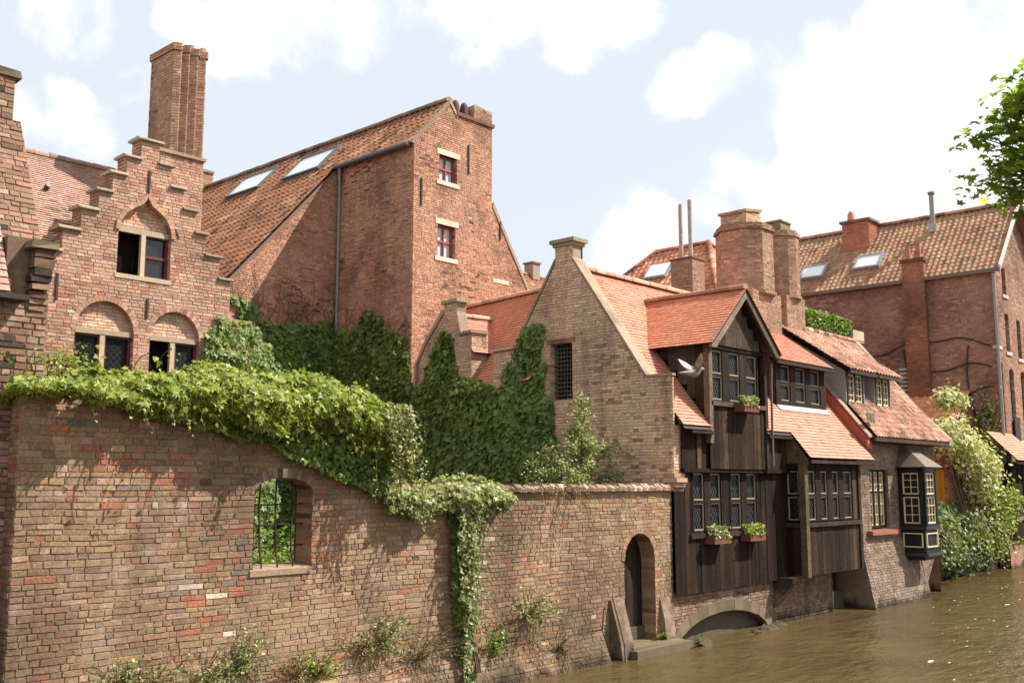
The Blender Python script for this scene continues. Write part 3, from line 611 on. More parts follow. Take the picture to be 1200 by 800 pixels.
    fR = Frame((-1, 19.0, 7.42), X, np.cross(X, Vv), Vv); tiles(rf, fR, [(0, .48), (12.7, .48), (12.7, Lr), (0, Lr)], (), .17, .10, T_SALMON, .018, seed=51)
    rf.add([(-1, 22.8, 10.6), (11.74, 22.8, 10.6), (11.74, 26.7, 7.3), (-1, 26.7, 7.3)], [(0, 1, 2, 3)], srgb(150, 110, 90)); ridge(rf, (-1, 22.8, 10.62), (11.7, 22.8, 10.62), .12, T_SALMON); rf.build('roof', M['old_tile'], t)
    vt = MB(); q = fR(np.array([11.0-1.3]), np.array([3.1]), np.array([.05]))[0]; vt.tube([q, q+np.array([0, -.12, .06])], .06, (.02, .02, .02), sides=8); vt.build('roof_vent', M['metal'], t)
    # chimney
    ch = MB()
    K = 1.075; zk = lambda z: 3.3+(z-3.3)*K
    def stack(poly, z0, z1, pal, seed, tw=0):
        poly = [(x*K, y*K) for x, y in poly]; z0, z1 = zk(z0), zk(z1); n = len(poly)
        for i in range(n):
            a, b = np.array(poly[i]), np.array(poly[(i+1) % n]); L = np.linalg.norm(b-a); u = (b-a)/L
            f = Frame((a[0], a[1], 0), (u[0], u[1], 0), (u[1], -u[0], 0)); bricks(ch, f, [(0, z0), (L, z0), (L, z1), (0, z1)], (), .2, .066, pal, srgb(190, 160, 134), .009, .010, .004, .4, seed+i)
        ch.poly(Frame((0, 0, z1), X, (0, 0, 1), (0, 1, 0)), poly, (), 0, (.02, .018, .016))
    stack([(10.06, 19.12), (11.06, 19.12), (11.06, 20.5), (10.06, 20.5)], 6.5, 10.12, P_PALE, 60)
    shaft = [(10.30, 19.2), (10.44, 19.12), (10.50, 19.24), (10.62, 19.11), (10.68, 19.23), (10.82, 19.11), (10.88, 19.22), (11.02, 19.13), (11.06, 19.2), (11.06, 20.15), (10.30, 20.15)]
    stack(shaft, 10.16, 12.42, P_CHIM, 70)
    big = [(x+(x-10.68)*.08, y+(y-19.65)*.06) for x, y in shaft]
    stack(big, 12.42, 12.58, P_CHIM, 90)
    for k in range(7):
        x = 10.34+k*.105; ch.wbox(x*K, (x+.10)*K, 19.2*K, 20.1*K, zk(12.58), zk(12.60+random.uniform(.0, .08)), pick(P_CHIM, 1)[0], 0, .02)
    ch.wbox(10.0*K, 11.1*K, 19.06*K, 20.55*K, zk(10.10), zk(10.17), srgb(160, 140, 112), 0, .008)
    ch.build('chimney', M['pale_brick'], t)
stepped_house()

# ------------------------------------------------------------------ tall red brick house
def tower_house():
    t = thing('tall_brick_house', 'tall red brick house with two small windows and two skylights in its brown roof', 'house', (20, 24, 0))
    mb = MB(); fr = front(21.0)
    w1 = [(19.76, 12.06), (20.47, 12.06), (20.47, 12.84), (19.76, 12.84)]; w2 = [(19.72, 9.78), (20.42, 9.78), (20.42, 10.74), (19.72, 10.74)]
    pts = [(18.76, .5), (23.6, .5), (23.6, 9.3), (22.0, 11.7), (22.0, 14.22), (20.5, 14.22), (20.46, 14.3), (20.16, 14.5), (18.76, 13.02)]
    bricks(mb, fr, pts, [w1, w2], .2, .066, P_RED, srgb(188, 142, 118), .009, .012, .005, .6, 101, .7)
    reveal(mb, fr, w1, .22, P_RED); reveal(mb, fr, w2, .22, P_RED)
    bricks(mb, side(18.76), [(-24.45, .5), (-21, .5), (-21, 13.0), (-24.45, 13.0)], (), .2, .066, P_RED, srgb(160, 104, 80), .009, .012, .005, .6, 102, .7)
    bricks(mb, front(24.45), [(15.1, .5), (18.76, .5), (18.76, 12.9), (15.1, 8.9)], (), .2, .066, P_RED, srgb(160, 104, 80), .009, .012, .005, .6, 103, .7)
    dk = srgb(150, 90, 66)
    mb.add([(15.1, 24.45, .5), (15.1, 34.5, .5), (15.1, 34.5, 8.9), (15.1, 24.45, 8.9)], [(0, 1, 2, 3)], dk)
    mb.add([(15.1, 34.5, .5), (23.6, 34.5, .5), (23.6, 34.5, 9.3), (20.16, 34.5, 14.4), (15.1, 34.5, 8.9)], [(0, 1, 2, 3, 4)], dk)
    mb.add([(23.59, 21, .5), (23.59, 34.5, .5), (23.59, 34.5, 9.2), (23.59, 21, 9.2)], [(0, 1, 2, 3)], dk); mb.add([(21.99, 21, 11), (21.99, 21.9, 11), (21.99, 21.9, 14.2), (21.99, 21, 14.2)], [(0, 1, 2, 3)], dk)
    mb.wbox(20.52, 21.98, 21.1, 21.95, 11, 14.2, dk)
    mb.build('wall', M['red_brick'], t)
    rf = MB(); P0 = np.array([15.0, 34.6, 8.88]); S = np.array([5.16, 0, 5.70]); Ls = np.linalg.norm(S); S /= Ls; k = (18.62-15.0)/5.16*Ls
    tiles(rf, Frame(P0, DY, np.cross(DY, S), S), [(0, 0), (10.2, 0), (10.2, k), (13.66, k), (13.66, Ls), (0, Ls)], (), .25, .29, T_BROWN, .02, True, seed=111)
    S2 = np.array([-3.5, 0, 5.2]); L2 = np.linalg.norm(S2); tiles(rf, Frame((23.7, 21.9, 9.35), (0, 1, 0), np.cross((0, 1, 0), S2/L2), S2/L2), [(0, 0), (12.7, 0), (12.7, L2), (0, L2)], (), .25, .29, T_BROWN, .02, True, seed=112)
    ridge(rf, (20.16, 21.0, 14.60), (20.16, 34.5, 14.60), .14, [(1, srgb(150, 120, 100)), (1, srgb(130, 104, 84))], .4); rf.build('roof', M['old_tile'], t)
    vg = MB(); vg.prism(front(21.0), [(18.62, 12.92), (18.72, 12.90), (20.16, 14.48), (20.16, 14.64)], -.1, .04, srgb(150, 128, 112)); vg.build('verge', M['clean_stone'], t); vg = MB(); vg.prism(front(21), [(20.16, 14.64), (20.16, 14.50), (20.46, 14.12), (20.5, 14.18)], -.1, .04, srgb(170, 150, 132))
    vg.build('verge', M['clean_stone'], t); vg = MB(); vg.prism(front(21.0), [(22.0, 11.70), (23.64, 9.26), (23.72, 9.32), (22.05, 11.84)], -.12, .04, srgb(160, 140, 120))
    vg.build('verge', M['clean_stone'], t); vg = MB(); vg.prism(front(24.45), [(15.0, 8.84), (15.1, 8.80), (18.76, 12.88), (18.76, 12.98)], -.12, .04, srgb(128, 100, 84)); vg.build('verge', M['clean_stone'], t)
    sc = srgb(206, 190, 170)
    for (a, b, z0, z1, d, nm) in ((19.66, 20.60, 12.84, 13.01, .03, 'lintel'), (19.62, 20.55, 10.74, 10.91, .03, 'lintel'), (19.64, 20.58, 11.93, 12.06, .04, 'window_sill'), (19.60, 20.52, 9.65, 9.78, .04, 'window_sill'), (22.05, 22.75, 9.35, 9.47, .025, 'stone_band')): ln = MB(); ln.box(fr, a, b, z0, z1, -.1, d, sc); ln.build(nm, M['clean_stone'], t)
    rd = srgb(152, 76, 62)
    window(t, fr, 19.82, 20.41, 12.11, 12.79, (.5,), (.5,), -.16, 'paint', rd, .05, .04, .06, 'pale_glass'); window(t, fr, 19.78, 20.36, 9.83, 10.69, (.5,), (.5,), -.16, 'paint', rd, .05, .04, .06, 'pale_glass')
    for u, v, h in ((19.05, 11.55, .8), (20.95, 12.95, .9), (22.35, 11.0, .6)):
        an = MB(); an.box(fr, u-.025, u+.025, v-h/2, v+h/2, .012, .05, (.05, .04, .035)); an.build('wall_anchor', M['iron'], t)
    ch = MB(); ch.wbox(20.44, 22.06, 20.94, 22.0, 14.20, 14.32, srgb(120, 84, 68), 0, .01)
    bricks(ch, front(21.0), [(21.2, 14.32), (22.0, 14.32), (22.0, 14.70), (21.2, 14.78)], (), .2, .066, P_CHIM, MORTAR, .01, .01, .004, .5, 121); bricks(ch, side(21.2), [(-21.9, 14.32), (-21, 14.32), (-21, 14.74), (-21.9, 14.74)], (), .2, .066, P_CHIM, MORTAR, .01, .01, .004, .5, 122)
    ch.wbox(21.21, 21.99, 21.01, 21.9, 14.3, 14.72, srgb(170, 130, 104), 0, .01)
    chim = ch.build('chimney', M['red_brick'], t)
    for x, y in ((20.64, 21.25), (20.98, 21.22)):
        p = MB(); p.tube([(x, y, 14.32), (x, y, 14.62), (x, y, 14.74), (x, y, 14.80)], [.13, .13, .10, .04], srgb(84, 54, 44), sides=10); p.build('chimney_pot', M['tile'], chim)
    # skylights on the long slope
    F = Frame(P0, DY, np.cross(DY, S), S)
    for y0, y1, x0, x1 in ((28.95, 30.95, 18.87, 19.72), (25.5, 27.45, 18.80, 19.66)):
        u0, u1 = 34.6-y1, 34.6-y0; v0, v1 = (x0-15)/5.16*Ls, (x1-15)/5.16*Ls
        sk = MB(); gy = (.10, .10, .10)
        sk.box(F, u0, u1, v0, v0+.09, .02, .13, gy); sk.box(F, u0, u1, v1-.09, v1, .02, .14, gy); sk.box(F, u0, u0+.08, v0+.09, v1-.09, .02, .13, gy); sk.box(F, u1-.08, u1, v0+.09, v1-.09, .02, .13, gy)
        o = sk.build('skylight', M['metal'], t); pn = MB(); pn.box(F, u0+.08, u1-.08, v0+.09, v1-.09, .08, .105); pn.build('pane', M['painted_sky_glass'], o)
    # stepped end of the far gable
    sg = MB()
    for x0, x1, z in ((19.55, 20.4, 15.2), (18.9, 19.55, 14.75), (18.2, 18.9, 14.05)):
        bricks(sg, front(34.5), [(x0, 9), (x1, 9), (x1, z), (x0, z)], (), .2, .066, P_PALE, MORTAR, .01, .01, .004, .4, 130); sg.wbox(x0, x1, 34.52, 34.9, 9, z, srgb(170, 140, 116)); sg.wbox(x0-.08, x1+.02, 34.44, 34.95, z, z+.1, srgb(150, 134, 110))
    sg.build('stepped_gable', M['pale_brick'], t)
    gt = MB(); n = 10; th = np.linspace(R(180), R(360), 8)
    gt.tube([(18.58, 21.05, 12.88), (18.58, 24.4, 12.88)], .075, (.10, .095, .09), sides=8); gt.build('gutter', M['metal'], t)
    dp = MB(); dp.tube([(18.60, 24.2, 12.86), (18.66, 24.28, 12.6), (18.69, 24.3, 12.3), (18.69, 24.3, .5)], .05, (.24, .25, .25), sides=8)
    for z in (12, 10, 8, 6): dp.tube([(18.69, 24.3, z), (18.69, 24.3, z+.06)], .062, (.2, .2, .2), sides=8)
    dp.build('drainpipe', M['metal'], t)
tower_house()

# ------------------------------------------------------------------ low wing between the tall house and the gable
WA = np.array([18.06, 16.83]); WD = np.array([.7, 4.17]); WD = WD/np.hypot(*WD); WN = np.array([-WD[1], WD[0]])   # WN points to the garden (-x)
WING = Frame((WA[0], WA[1], 0), (WD[0], WD[1], 0), (WN[0], WN[1], 0))          # u = along the wall, away from the canal
def wing():
    t = thing('low_wing', 'low ivy covered wing with an orange tiled roof and a small gabled wall dormer', 'house', (18.6, 18.9, 0))
    mb = MB(); pal = P_GABLE
    g = [(0, .5), (4.27, .5), (4.27, 5.75), (3.95, 5.75), (3.85, 6.5), (3.4, 7.05), (2.6, 7.75), (2.62, 8.0), (2.0, 8.0), (2.02, 7.75), (1.82, 7.1), (1.36, 7.1), (1.34, 5.75), (.4, 5.75), (.4, 6.5), (-.42, 6.5), (-.42, .5)]
    bricks(mb, WING, g, (), .2, .068, pal, srgb(160, 140, 116), .009, .012, .005, .6, 201)
    n = len(g)
    for i in range(2, n-1):
        p, q = g[i], g[i+1]; mb.add(np.concatenate([WING([p[0], q[0]], [p[1], q[1]], 0), WING([q[0], p[0]], [q[1], p[1]], -.3)]), [(0, 1, 2, 3)], srgb(150, 130, 106))
    mb.poly(WING, g, (), -.3, srgb(140, 120, 96))
    f = Frame(WING(1.36, 0), (WN[0]*-1, WN[1]*-1, 0), (-WD[0], -WD[1], 0)); bricks(mb, f, [(0, 5.6), (.5, 5.6), (.5, 7.1), (0, 7.1)], (), .2, .068, pal, MORTAR, .009, .01, .004, .6, 203)
    mb.build('wall', M['gable_brick'], t)
    for q in ((1.94, 2.68, 8.0, 8.09, -.34, .06, srgb(160, 144, 120)), (1.30, 1.88, 7.1, 7.17, -.5, .06, srgb(150, 134, 110)), (-.45, .45, 6.5, 6.57, -.33, .06, srgb(190, 168, 140))): cp = MB(); cp.box(WING, *q); cp.build('coping', M['clean_stone'], t)
    cp = MB(); cp.prism(WING, [(2.62, 7.74), (3.42, 7.04), (3.88, 6.48), (3.96, 5.75), (4.05, 5.75), (3.97, 6.52), (3.48, 7.12), (2.66, 7.86)], -.32, .05, srgb(176, 150, 124)); cp.build('coping', M['clean_stone'], t)
    rf = MB(); wn3 = np.array([WN[0], WN[1], 0]); S = -wn3*1.74+np.array([0, 0, 2.58]); L = np.linalg.norm(S); S /= L
    P0 = WING(4.6, 5.70, -.02); U = np.array([-WD[0], -WD[1], 0])          # left end is the far end
    fR = Frame(P0, U, np.cross(U, S), S); tiles(rf, fR, [(.3, 0), (5.6, 0), (5.6, L), (.3, L)], (), .17, .098, T_ORANGE, .016, seed=211)
    A = P0+S*L+U*.3; B = P0+S*L+U*5.2; ridge(rf, A+(0, 0, .03), B+(0, 0, .03), .11, [(1, srgb(190, 140, 112)), (1, srgb(206, 160, 134))], .36)
    S2 = wn3*1.74+np.array([0, 0, 2.58]); S2 /= L; tiles(rf, Frame(P0-2*1.74*wn3+U*5.6, -U, np.cross(-U, S2), S2), [(0, 0), (5.3, 0), (5.3, L), (0, L)], (), .17, .2, T_ORANGE, .016, seed=212)
    rf.build('roof', M['tile'], t)
    # dormer roof: ridge runs from the little gable back into the roof
    dr = MB(); rz = 7.66; ec = 2.3
    for sgn in (-1, 1):
        e = WING(ec+sgn*1.0, 6.62, .0); top = WING(ec, rz, 0)
        S = top-e; l = np.linalg.norm(S); S /= l; back = np.array([-WN[0], -WN[1], 0])
        if sgn < 0: fr = Frame(e, back, np.cross(back, S), S); tiles(dr, fr, [(.0, -.05), (.72, -.05), (1.30, l), (0, l)], (), .17, .098, T_PINK, .016, seed=213)
        else: fr = Frame(e+back*1.3, -back, np.cross(-back, S), S); tiles(dr, fr, [(.6, -.05), (1.3, -.05), (1.3, l), (0, l)], (), .17, .098, T_PINK, .016, seed=214)
    ridge(dr, WING(ec, rz+.03, -.05), WING(ec, rz+.03, -1.3), .10, [(1, srgb(206, 168, 140))], .3)
    dr.build('dormer_roof', M['tile'], t)
    ck = MB(); ck.prism(Frame(WING(1.40, 0), (-WN[0], -WN[1], 0), (-WD[0], -WD[1], 0)), [(.0, 5.75), (.05, 5.75), (.72, 6.62), (0, 6.62)], -.02, -.08, srgb(150, 84, 66)); ck.build('dormer_cheek', M['render'], t)
    sc = MB(); sc.prism(front(20.9), [(18.83, 5.75), (18.95, 5.6), (19.45, 6.4), (19.40, 6.55)], 0, .1, srgb(190, 96, 76)); sc.build('flashing', M['render'], t)
wing()

# ------------------------------------------------------------------ gabled house with the timber front over the water
def rail(mb, fr, u0, u1, v0, v1, d0, d1, col): mb.box(fr, u0, u1, v0, v1, d0, d1, col)
def timber_house():
    t = thing('timber_house', 'gabled house with dark timber front over the canal and leaded windows', 'house', (22, 14, 0))
    fg = side(18.06); mb = MB(); op = [(-15.32, 5.2), (-14.66, 5.2), (-14.66, 6.5), (-15.32, 6.5)]
    pts = [(-16.83, .5), (-11.97, 3.1), (-11.97, 5.55), (-12.62, 5.55), (-14.62, 8.42), (-14.62, 8.88), (-15.16, 8.88), (-15.16, 8.42), (-16.83, 5.9)]
    pts = [(-16.83, .5), (-12.3, .5), (-12.3, 3.0), (-11.97, 3.12)]+pts[2:]
    bricks(mb, fg, pts, [op], .21, .070, P_GABLE, srgb(176, 156, 128), .009, .012, .005, .7, 301, .6)
    reveal(mb, fg, op, .25, P_GABLE)
    bricks(mb, front(11.97), [(18.06, 4.5), (18.13, 4.5), (18.13, 5.55), (18.06, 5.55)], (), .2, .07, P_GABLE, srgb(176, 156, 128), .009, .012, .005, .7, 303); bricks(mb, front(11.975), [(18.06, 3.12), (18.42, 3.12), (18.42, 4.5), (18.06, 4.5)], (), .2, .07, P_GABLE, srgb(176, 156, 128), .009, .012, .005, .7, 302)
    dk = srgb(150, 130, 106)
    bk = [(-11.97, 4.5) if p == (-11.97, 5.55) else (-12.62, 5.4) if p == (-12.62, 5.55) else p for p in pts]; mb.poly(fg, bk, [op], -.36, dk)
    for i in range(3, len(pts)-1):
        p, q = pts[i], pts[i+1]; dd = -.08 if i in (3, 4, 5) and q[1] < 5.6 else -.30; mb.add(np.concatenate([fg([p[0], q[0]], [p[1], q[1]], 0), fg([q[0], p[0]], [q[1], p[1]], dd)]), [(0, 1, 2, 3)], dk)
    mb.poly(fg, [(-12.62, 4.6), (-11.97, 4.4), (-11.97, 5.55), (-12.62, 5.55)], (), -.075, dk)
    mb.add([(18.1, 17.7, .5), (26.4, 17.7, .5), (26.4, 17.7, 5.2), (18.1, 17.7, 5.2)], [(0, 1, 2, 3)], dk)
    for k, (z0, z1, p) in enumerate(((3.12, 3.2, .02), (3.2, 3.3, .07), (3.3, 3.4, .12), (3.4, 3.5, .06))): mb.wbox(18.0, 18.40, 11.97-p, 12.2, z0, z1-.006, pick(P_CHIM, 1)[0], 0, .008)
    mb.build('gable_wall', M['gable_brick'], t)
    cp = MB(); cs = srgb(160, 140, 116)
    cp.prism(fg, [(-12.58, 5.58), (-12.66, 5.60), (-14.62, 8.44), (-14.62, 8.51)], -.36, .03, cs); cp.build('coping', M['stone'], t); cp = MB(); cp.box(fg, -12.68, -11.93, 5.55, 5.60, -.10, .03, cs); cp.build('coping', M['stone'], t); cp = MB()
    cp.prism(fg, [(-15.16, 8.44), (-16.9, 5.82), (-16.96, 5.86), (-15.16, 8.54)], -.36, .03, cs); cp.build('coping', M['stone'], t)
    st = MB(); st.box(fg, -15.26, -14.52, 8.88, 8.97, -.44, .10, srgb(150, 136, 108)); st.box(fg, -15.2, -14.58, 8.80, 8.88, -.40, .05, srgb(166, 146, 118)); st.build('gable_cap', M['stone'], t)
    gw = MB(); fgw = fg; z = (.02, .018, .016); gw.box(fg, -15.32, -14.66, 5.2, 6.5, -.30, -.27, z)
    for k in range(1, 7): gw.box(fg, -15.32+.66*k/7-.012, -15.32+.66*k/7+.012, 5.2, 6.5, -.18, -.155, (.10, .085, .07))
    for k in range(1, 13): gw.box(fg, -15.32, -14.66, 5.2+1.3*k/13-.012, 5.2+1.3*k/13+.012, -.155, -.13, (.10, .085, .07))
    gw.build('lattice_window', M['wood'], t)
    ls = MB(); ls.box(fg, -15.42, -14.56, 6.5, 6.62, -.1, .02, srgb(120, 84, 66)); ls.build('lintel', M['gable_brick'], t)
    # ---- main roof
    E0, EZ = 11.72, 4.44; S = np.array([0, 3.08, 3.86]); Ls = np.linalg.norm(S); S /= Ls; fR = Frame((18.06, E0, EZ), X, np.cross(X, S), S)
    sl = lambda y: (y-E0)/3.08*Ls
    rp = [(.10, 0), (1.24, 0), (1.24, sl(13.05)), (2.49, sl(14.05)), (3.68, sl(13.05)), (3.68, 0), (4.84, 0), (4.84, sl(11.28)), (8.54, sl(11.28)), (8.50, 0), (8.46, Ls), (.10, Ls)]
    rf = MB(); tiles(rf, fR, rp, (), .17, .098, T_PINK, .017, seed=311)
    S2 = np.array([0, -2.9, 3.6]); L2 = np.linalg.norm(S2); tiles(rf, Frame((26.5, 17.8, 4.8), NX, np.cross(NX, S2/L2), S2/L2), [(0, 0), (8.3, 0), (8.3, L2), (0, L2)], (), .17, .2, T_PINK, .017, seed=312)
    ridge(rf, (18.3, 14.8, 8.34), (26.5, 14.8, 8.34), .12, [(1, srgb(196, 152, 126)), (1, srgb(180, 138, 112))], .36)
    rf.build('roof', M['tile'], t)
    for q in ((18.42, 19.30, 11.70, 11.76, 4.34, 4.40), (22.92, 26.58, 11.26, 11.32, 3.76, 3.84), (21.76, 22.9, 11.70, 11.76, 4.34, 4.40)): fz = MB(); fz.wbox(*q, srgb(60, 48, 38)); fz.build('eaves_board', M['wood'], t)
    # ---- timber walls
    wl = MB(); W2 = [(2, srgb(38, 28, 21)), (3, srgb(47, 35, 26)), (2, srgb(56, 42, 31)), (.4, srgb(74, 58, 44))]
    lo = front(11.97); wins = ((18.80, 19.92, .25), (20.35, 21.50, .24)); hol = [[(a, 2.24), (b, 2.24), (b, 3.54), (a, 3.54)] for a, b, m in wins]
    boards(wl, lo, [(18.05, .98), (22.95, 1.02), (22.95, 3.6), (18.3, 3.6), (18.05, 3.1)], hol, .19, W_DARK)
    up = front(11.84)
    boards(wl, up, [(19.30, 3.60), (21.80, 3.60), (21.80, 5.02), (19.30, 5.02)], (), .19, W2)
    boards(wl, front(11.92), [(18.30, 3.60), (19.34, 3.60), (19.34, 4.6), (18.30, 4.6)], (), .17, W2); boards(wl, front(11.92), [(21.80, 3.6), (23.0, 3.6), (23.0, 4.6), (21.80, 4.6)], (), .17, W2)
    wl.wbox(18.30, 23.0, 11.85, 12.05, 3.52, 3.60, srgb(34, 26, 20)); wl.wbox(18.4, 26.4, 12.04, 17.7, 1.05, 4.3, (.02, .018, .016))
    wl.wbox(19.22, 19.36, 11.76, 11.90, 4.15, 6.35, srgb(116, 100, 82)); wl.wbox(21.72, 21.84, 11.78, 11.9, 3.62, 6.35, srgb(62, 50, 40)); wl.wbox(19.30, 21.74, 11.76, 11.86, 4.98, 5.08, srgb(96, 82, 68)); wl.wbox(18.86, 19.0, 11.88, 11.93, 3.6, 4.5, srgb(92, 76, 58))
    wl.wbox(18.6, 21.8, 11.90, 11.99, 2.12, 2.22, srgb(58, 46, 37)); wl.wbox(19.38, 21.72, 11.79, 11.86, 6.26, 6.36, srgb(40, 31, 25))
    wl.build('timber_wall', M['wood'], t)
    for u0, u1, m_ in wins: window(t, lo, u0, u1, 2.28, 3.50, (.5,), (.5,), -.05, 'wood', srgb(42, 32, 25), .05, m_, .06, 'leaded', OFFW, .026)
    window(t, up, 19.42, 21.42, 5.12, 6.22, (.302, .680), (.5,), -.03, 'wood', srgb(46, 36, 28), .04, .30, .06, 'leaded', OFFW, .026)
    # ---- oriel
    oz0, oz1, ox0, ox1, oy = 1.10, 3.76, 22.92, 26.02, 11.50; wo = MB(); of = front(oy); os_ = Frame((ox0, 0, 0), DY, NX)
    boards(wo, of, [(ox0, oz0), (ox1, oz0), (ox1, 2.28), (ox0, 2.28)], (), .20, W2); boards(wo, os_, [(-12.0, oz0), (-oy, oz0), (-oy, 2.28), (-12.0, 2.28)], (), .2, W_DARK)
    boards(wo, of, [(25.62, 2.36), (ox1, 2.36), (ox1, 3.62), (25.62, 3.62)], (), .2, W2)
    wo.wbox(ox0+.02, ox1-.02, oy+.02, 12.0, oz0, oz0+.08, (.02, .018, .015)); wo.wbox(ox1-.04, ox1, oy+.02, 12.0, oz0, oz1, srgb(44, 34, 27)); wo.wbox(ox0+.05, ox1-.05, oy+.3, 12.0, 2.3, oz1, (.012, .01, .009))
    wo.wbox(ox0-.07, ox0+.10, oy-.08, oy+.08, oz0-.03, oz1+.02, srgb(96, 84, 62)); wo.wbox(ox1-.10, ox1+.04, oy-.05, oy+.08, oz0, oz1, srgb(58, 46, 37)); wo.wbox(ox0+.1, ox1-.1, oy-.09, oy+.04, 2.24, 2.34, srgb(66, 54, 43)); wo.wbox(ox0-.05, ox0+.04, oy+.08, 12.0, 2.24, 2.34, srgb(66, 54, 43))
    wo.wbox(ox0+.1, ox1-.1, oy-.03, oy+.04, 3.62, oz1, srgb(40, 31, 25)); wo.wbox(ox0-.04, ox0+.04, oy+.08, 12.0, 3.62, oz1, srgb(40, 31, 25)); wo.prism(Frame((ox0+.02, 0, 0), DY, NX), [(-12.0, 3.72), (-11.34, 3.72), (-11.34, 3.84), (-11.72, 4.36), (-12.0, 4.5)], 0, .05, srgb(92, 80, 60))
    wo.build('oriel', M['wood'], t)
    window(t, of, 23.04, 25.60, 2.40, 3.58, (.25, .5, .75), (.5,), -.04, 'wood', srgb(44, 34, 27), .03, .28, .06, 'leaded', OFFW, .026); window(t, os_, -11.92, -11.62, 2.40, 3.58, (), (.5,), -.04, 'wood', srgb(40, 31, 25), .03, .1, .06, 'leaded', OFFW, .026)
    # ---- gabled dormer
    dm = MB(); fd = up; ap = 20.55
    boards(dm, Frame((19.27, 0, 0), DY, NX), [(-11.90, 4.58), (-11.86, 6.34), (-13.26, 6.34)], (), .22, [(1, srgb(80, 66, 54)), (1, srgb(64, 52, 42))])
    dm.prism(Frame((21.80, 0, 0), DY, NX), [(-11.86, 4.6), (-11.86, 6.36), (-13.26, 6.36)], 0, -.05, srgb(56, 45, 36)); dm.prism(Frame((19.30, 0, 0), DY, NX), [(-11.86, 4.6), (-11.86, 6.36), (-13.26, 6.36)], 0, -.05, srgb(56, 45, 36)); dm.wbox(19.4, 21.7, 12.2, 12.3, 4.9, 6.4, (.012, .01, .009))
    boards(dm, front(11.78), [(19.42, 6.34), (21.70, 6.34), (ap, 7.52)], (), .26, [(1, srgb(66, 54, 44)), (1, srgb(80, 67, 55))]); dm.build('dormer_wall', M['wood'], t)
    bb = MB(); fb = front(11.56); bb.prism(fb, [(19.02, 6.22), (19.20, 6.22), (ap, 7.48), (ap, 7.70), (19.02, 6.36)], -.05, .02, srgb(134, 120, 104)); bb.build('bargeboard', M['grey_wood'], t)
    bb = MB(); bb.prism(fb, [(22.08, 6.22), (21.90, 6.22), (ap, 7.48), (ap, 7.70), (22.08, 6.36)], -.05, .02, srgb(88, 74, 62)); bb.build('bargeboard', M['grey_wood'], t)
    dr = MB(); mz = lambda z: E0+(z-EZ)/3.86*3.08
    for sg in (-1, 1):
        e = np.array([ap+sg*1.56, 11.51, 6.30]); top = np.array([ap, 11.51, 7.70]); S = top-e; l = np.linalg.norm(S); S /= l; yb, yt = mz(6.3)+.1-11.51, mz(7.7)+.1-11.51
        if sg < 0: tiles(dr, Frame((e[0], 11.51+yt, e[2]), DY, np.cross(DY, S), S), [(yt-yb, 0), (yt, 0), (yt, l), (0, l)], (), .17, .098, T_ORANGE, .017, seed=321)
        else: tiles(dr, Frame(e, (0, 1, 0), np.cross((0, 1, 0), S), S), [(0, 0), (yb, 0), (yt, l), (0, l)], (), .17, .098, T_ORANGE, .017, seed=322)
    ridge(dr, (ap, 11.54, 7.74), (ap, 14.3, 7.74), .10, [(1, srgb(160, 116, 90)), (1, srgb(144, 102, 80))], .36); dr.build('dormer_roof', M['tile'], t)
    # ---- shed dormer
    f2 = front(12.34); d2 = MB()
    for x in (23.22, 26.06): d2.prism(side(x), [(-12.34, 5.2), (-12.34, 6.34), (-14.5, 7.9)], 0, -.06, srgb(70, 57, 46))
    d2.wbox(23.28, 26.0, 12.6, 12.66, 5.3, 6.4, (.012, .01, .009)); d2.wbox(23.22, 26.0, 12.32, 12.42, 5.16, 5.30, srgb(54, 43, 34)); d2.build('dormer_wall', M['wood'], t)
    window(t, f2, 23.50, 25.72, 5.36, 6.26, (.305, .685), (.5,), -.03, 'wood', srgb(50, 39, 31), .24, .28, .07, 'leaded', OFFW, .026)
    dr = MB(); S = np.array([0, 2.5, 1.80]); l = np.linalg.norm(S); S /= l; tiles(dr, Frame((23.0, 12.12, 6.36), X, np.cross(X, S), S), [(0, 0), (3.2, 0), (3.2, l), (0, l)], (), .17, .098, T_PINK, .017, seed=331)
    dr.wbox(23.0, 26.2, 12.08, 12.14, 6.25, 6.33, srgb(50, 39, 31)); dr.build('dormer_roof', M['tile'], t)
    ap2 = MB(); ap2.box(fR, 5.2, 8.0, sl(12.24)-.02, sl(12.34), .03, .045, srgb(168, 164, 158)); ap2.build('lead_apron', M['metal'], t)
    dp = MB(); dp.tube([(21.92, 11.70, 6.1), (21.92, 11.72, 5.6), (21.92, 11.74, 3.7)], .03, (.14, .125, .105), sides=8); dp.build('drainpipe', M['metal'], t)
    # ---- foundation
    fn = MB(); ff = front(12.10); ac = arc(20.15, -.22, 2.0, .72, 6, 174, 30)
    P_F = [(p[0], tuple(c*.55 for c in p[1])) for p in P_CHIM]; mo = srgb(104, 88, 72)
    bricks(fn, ff, [(18.06, -.4), (18.15, -.4)]+list(reversed(ac))+[(22.15, -.4), (25.5, -.4), (25.5, 1.12), (18.06, 1.05)], (), .2, .068, P_F, mo, .01, .014, .007, .9, 341)
    reveal(fn, ff, ac, 1.5, P_F); fn.wbox(18.1, 22.2, 13.6, 13.7, -.4, 1.0, (.01, .01, .01)); fn.wbox(25.45, 25.5, 12.1, 13.2, -.4, 1.1, mo); fn.wbox(25.4, 26.7, 13.2, 13.3, -.4, 1.2, (.02, .016, .013))
    fn.prism(Frame((22.35, 12.1, 0), DY, NX), [(0, .35), (.0, 1.08), (.55, 1.08), (.5, .95)], 0, -.22, srgb(60, 48, 38)); fn.build('foundation', M['gable_brick'], t)
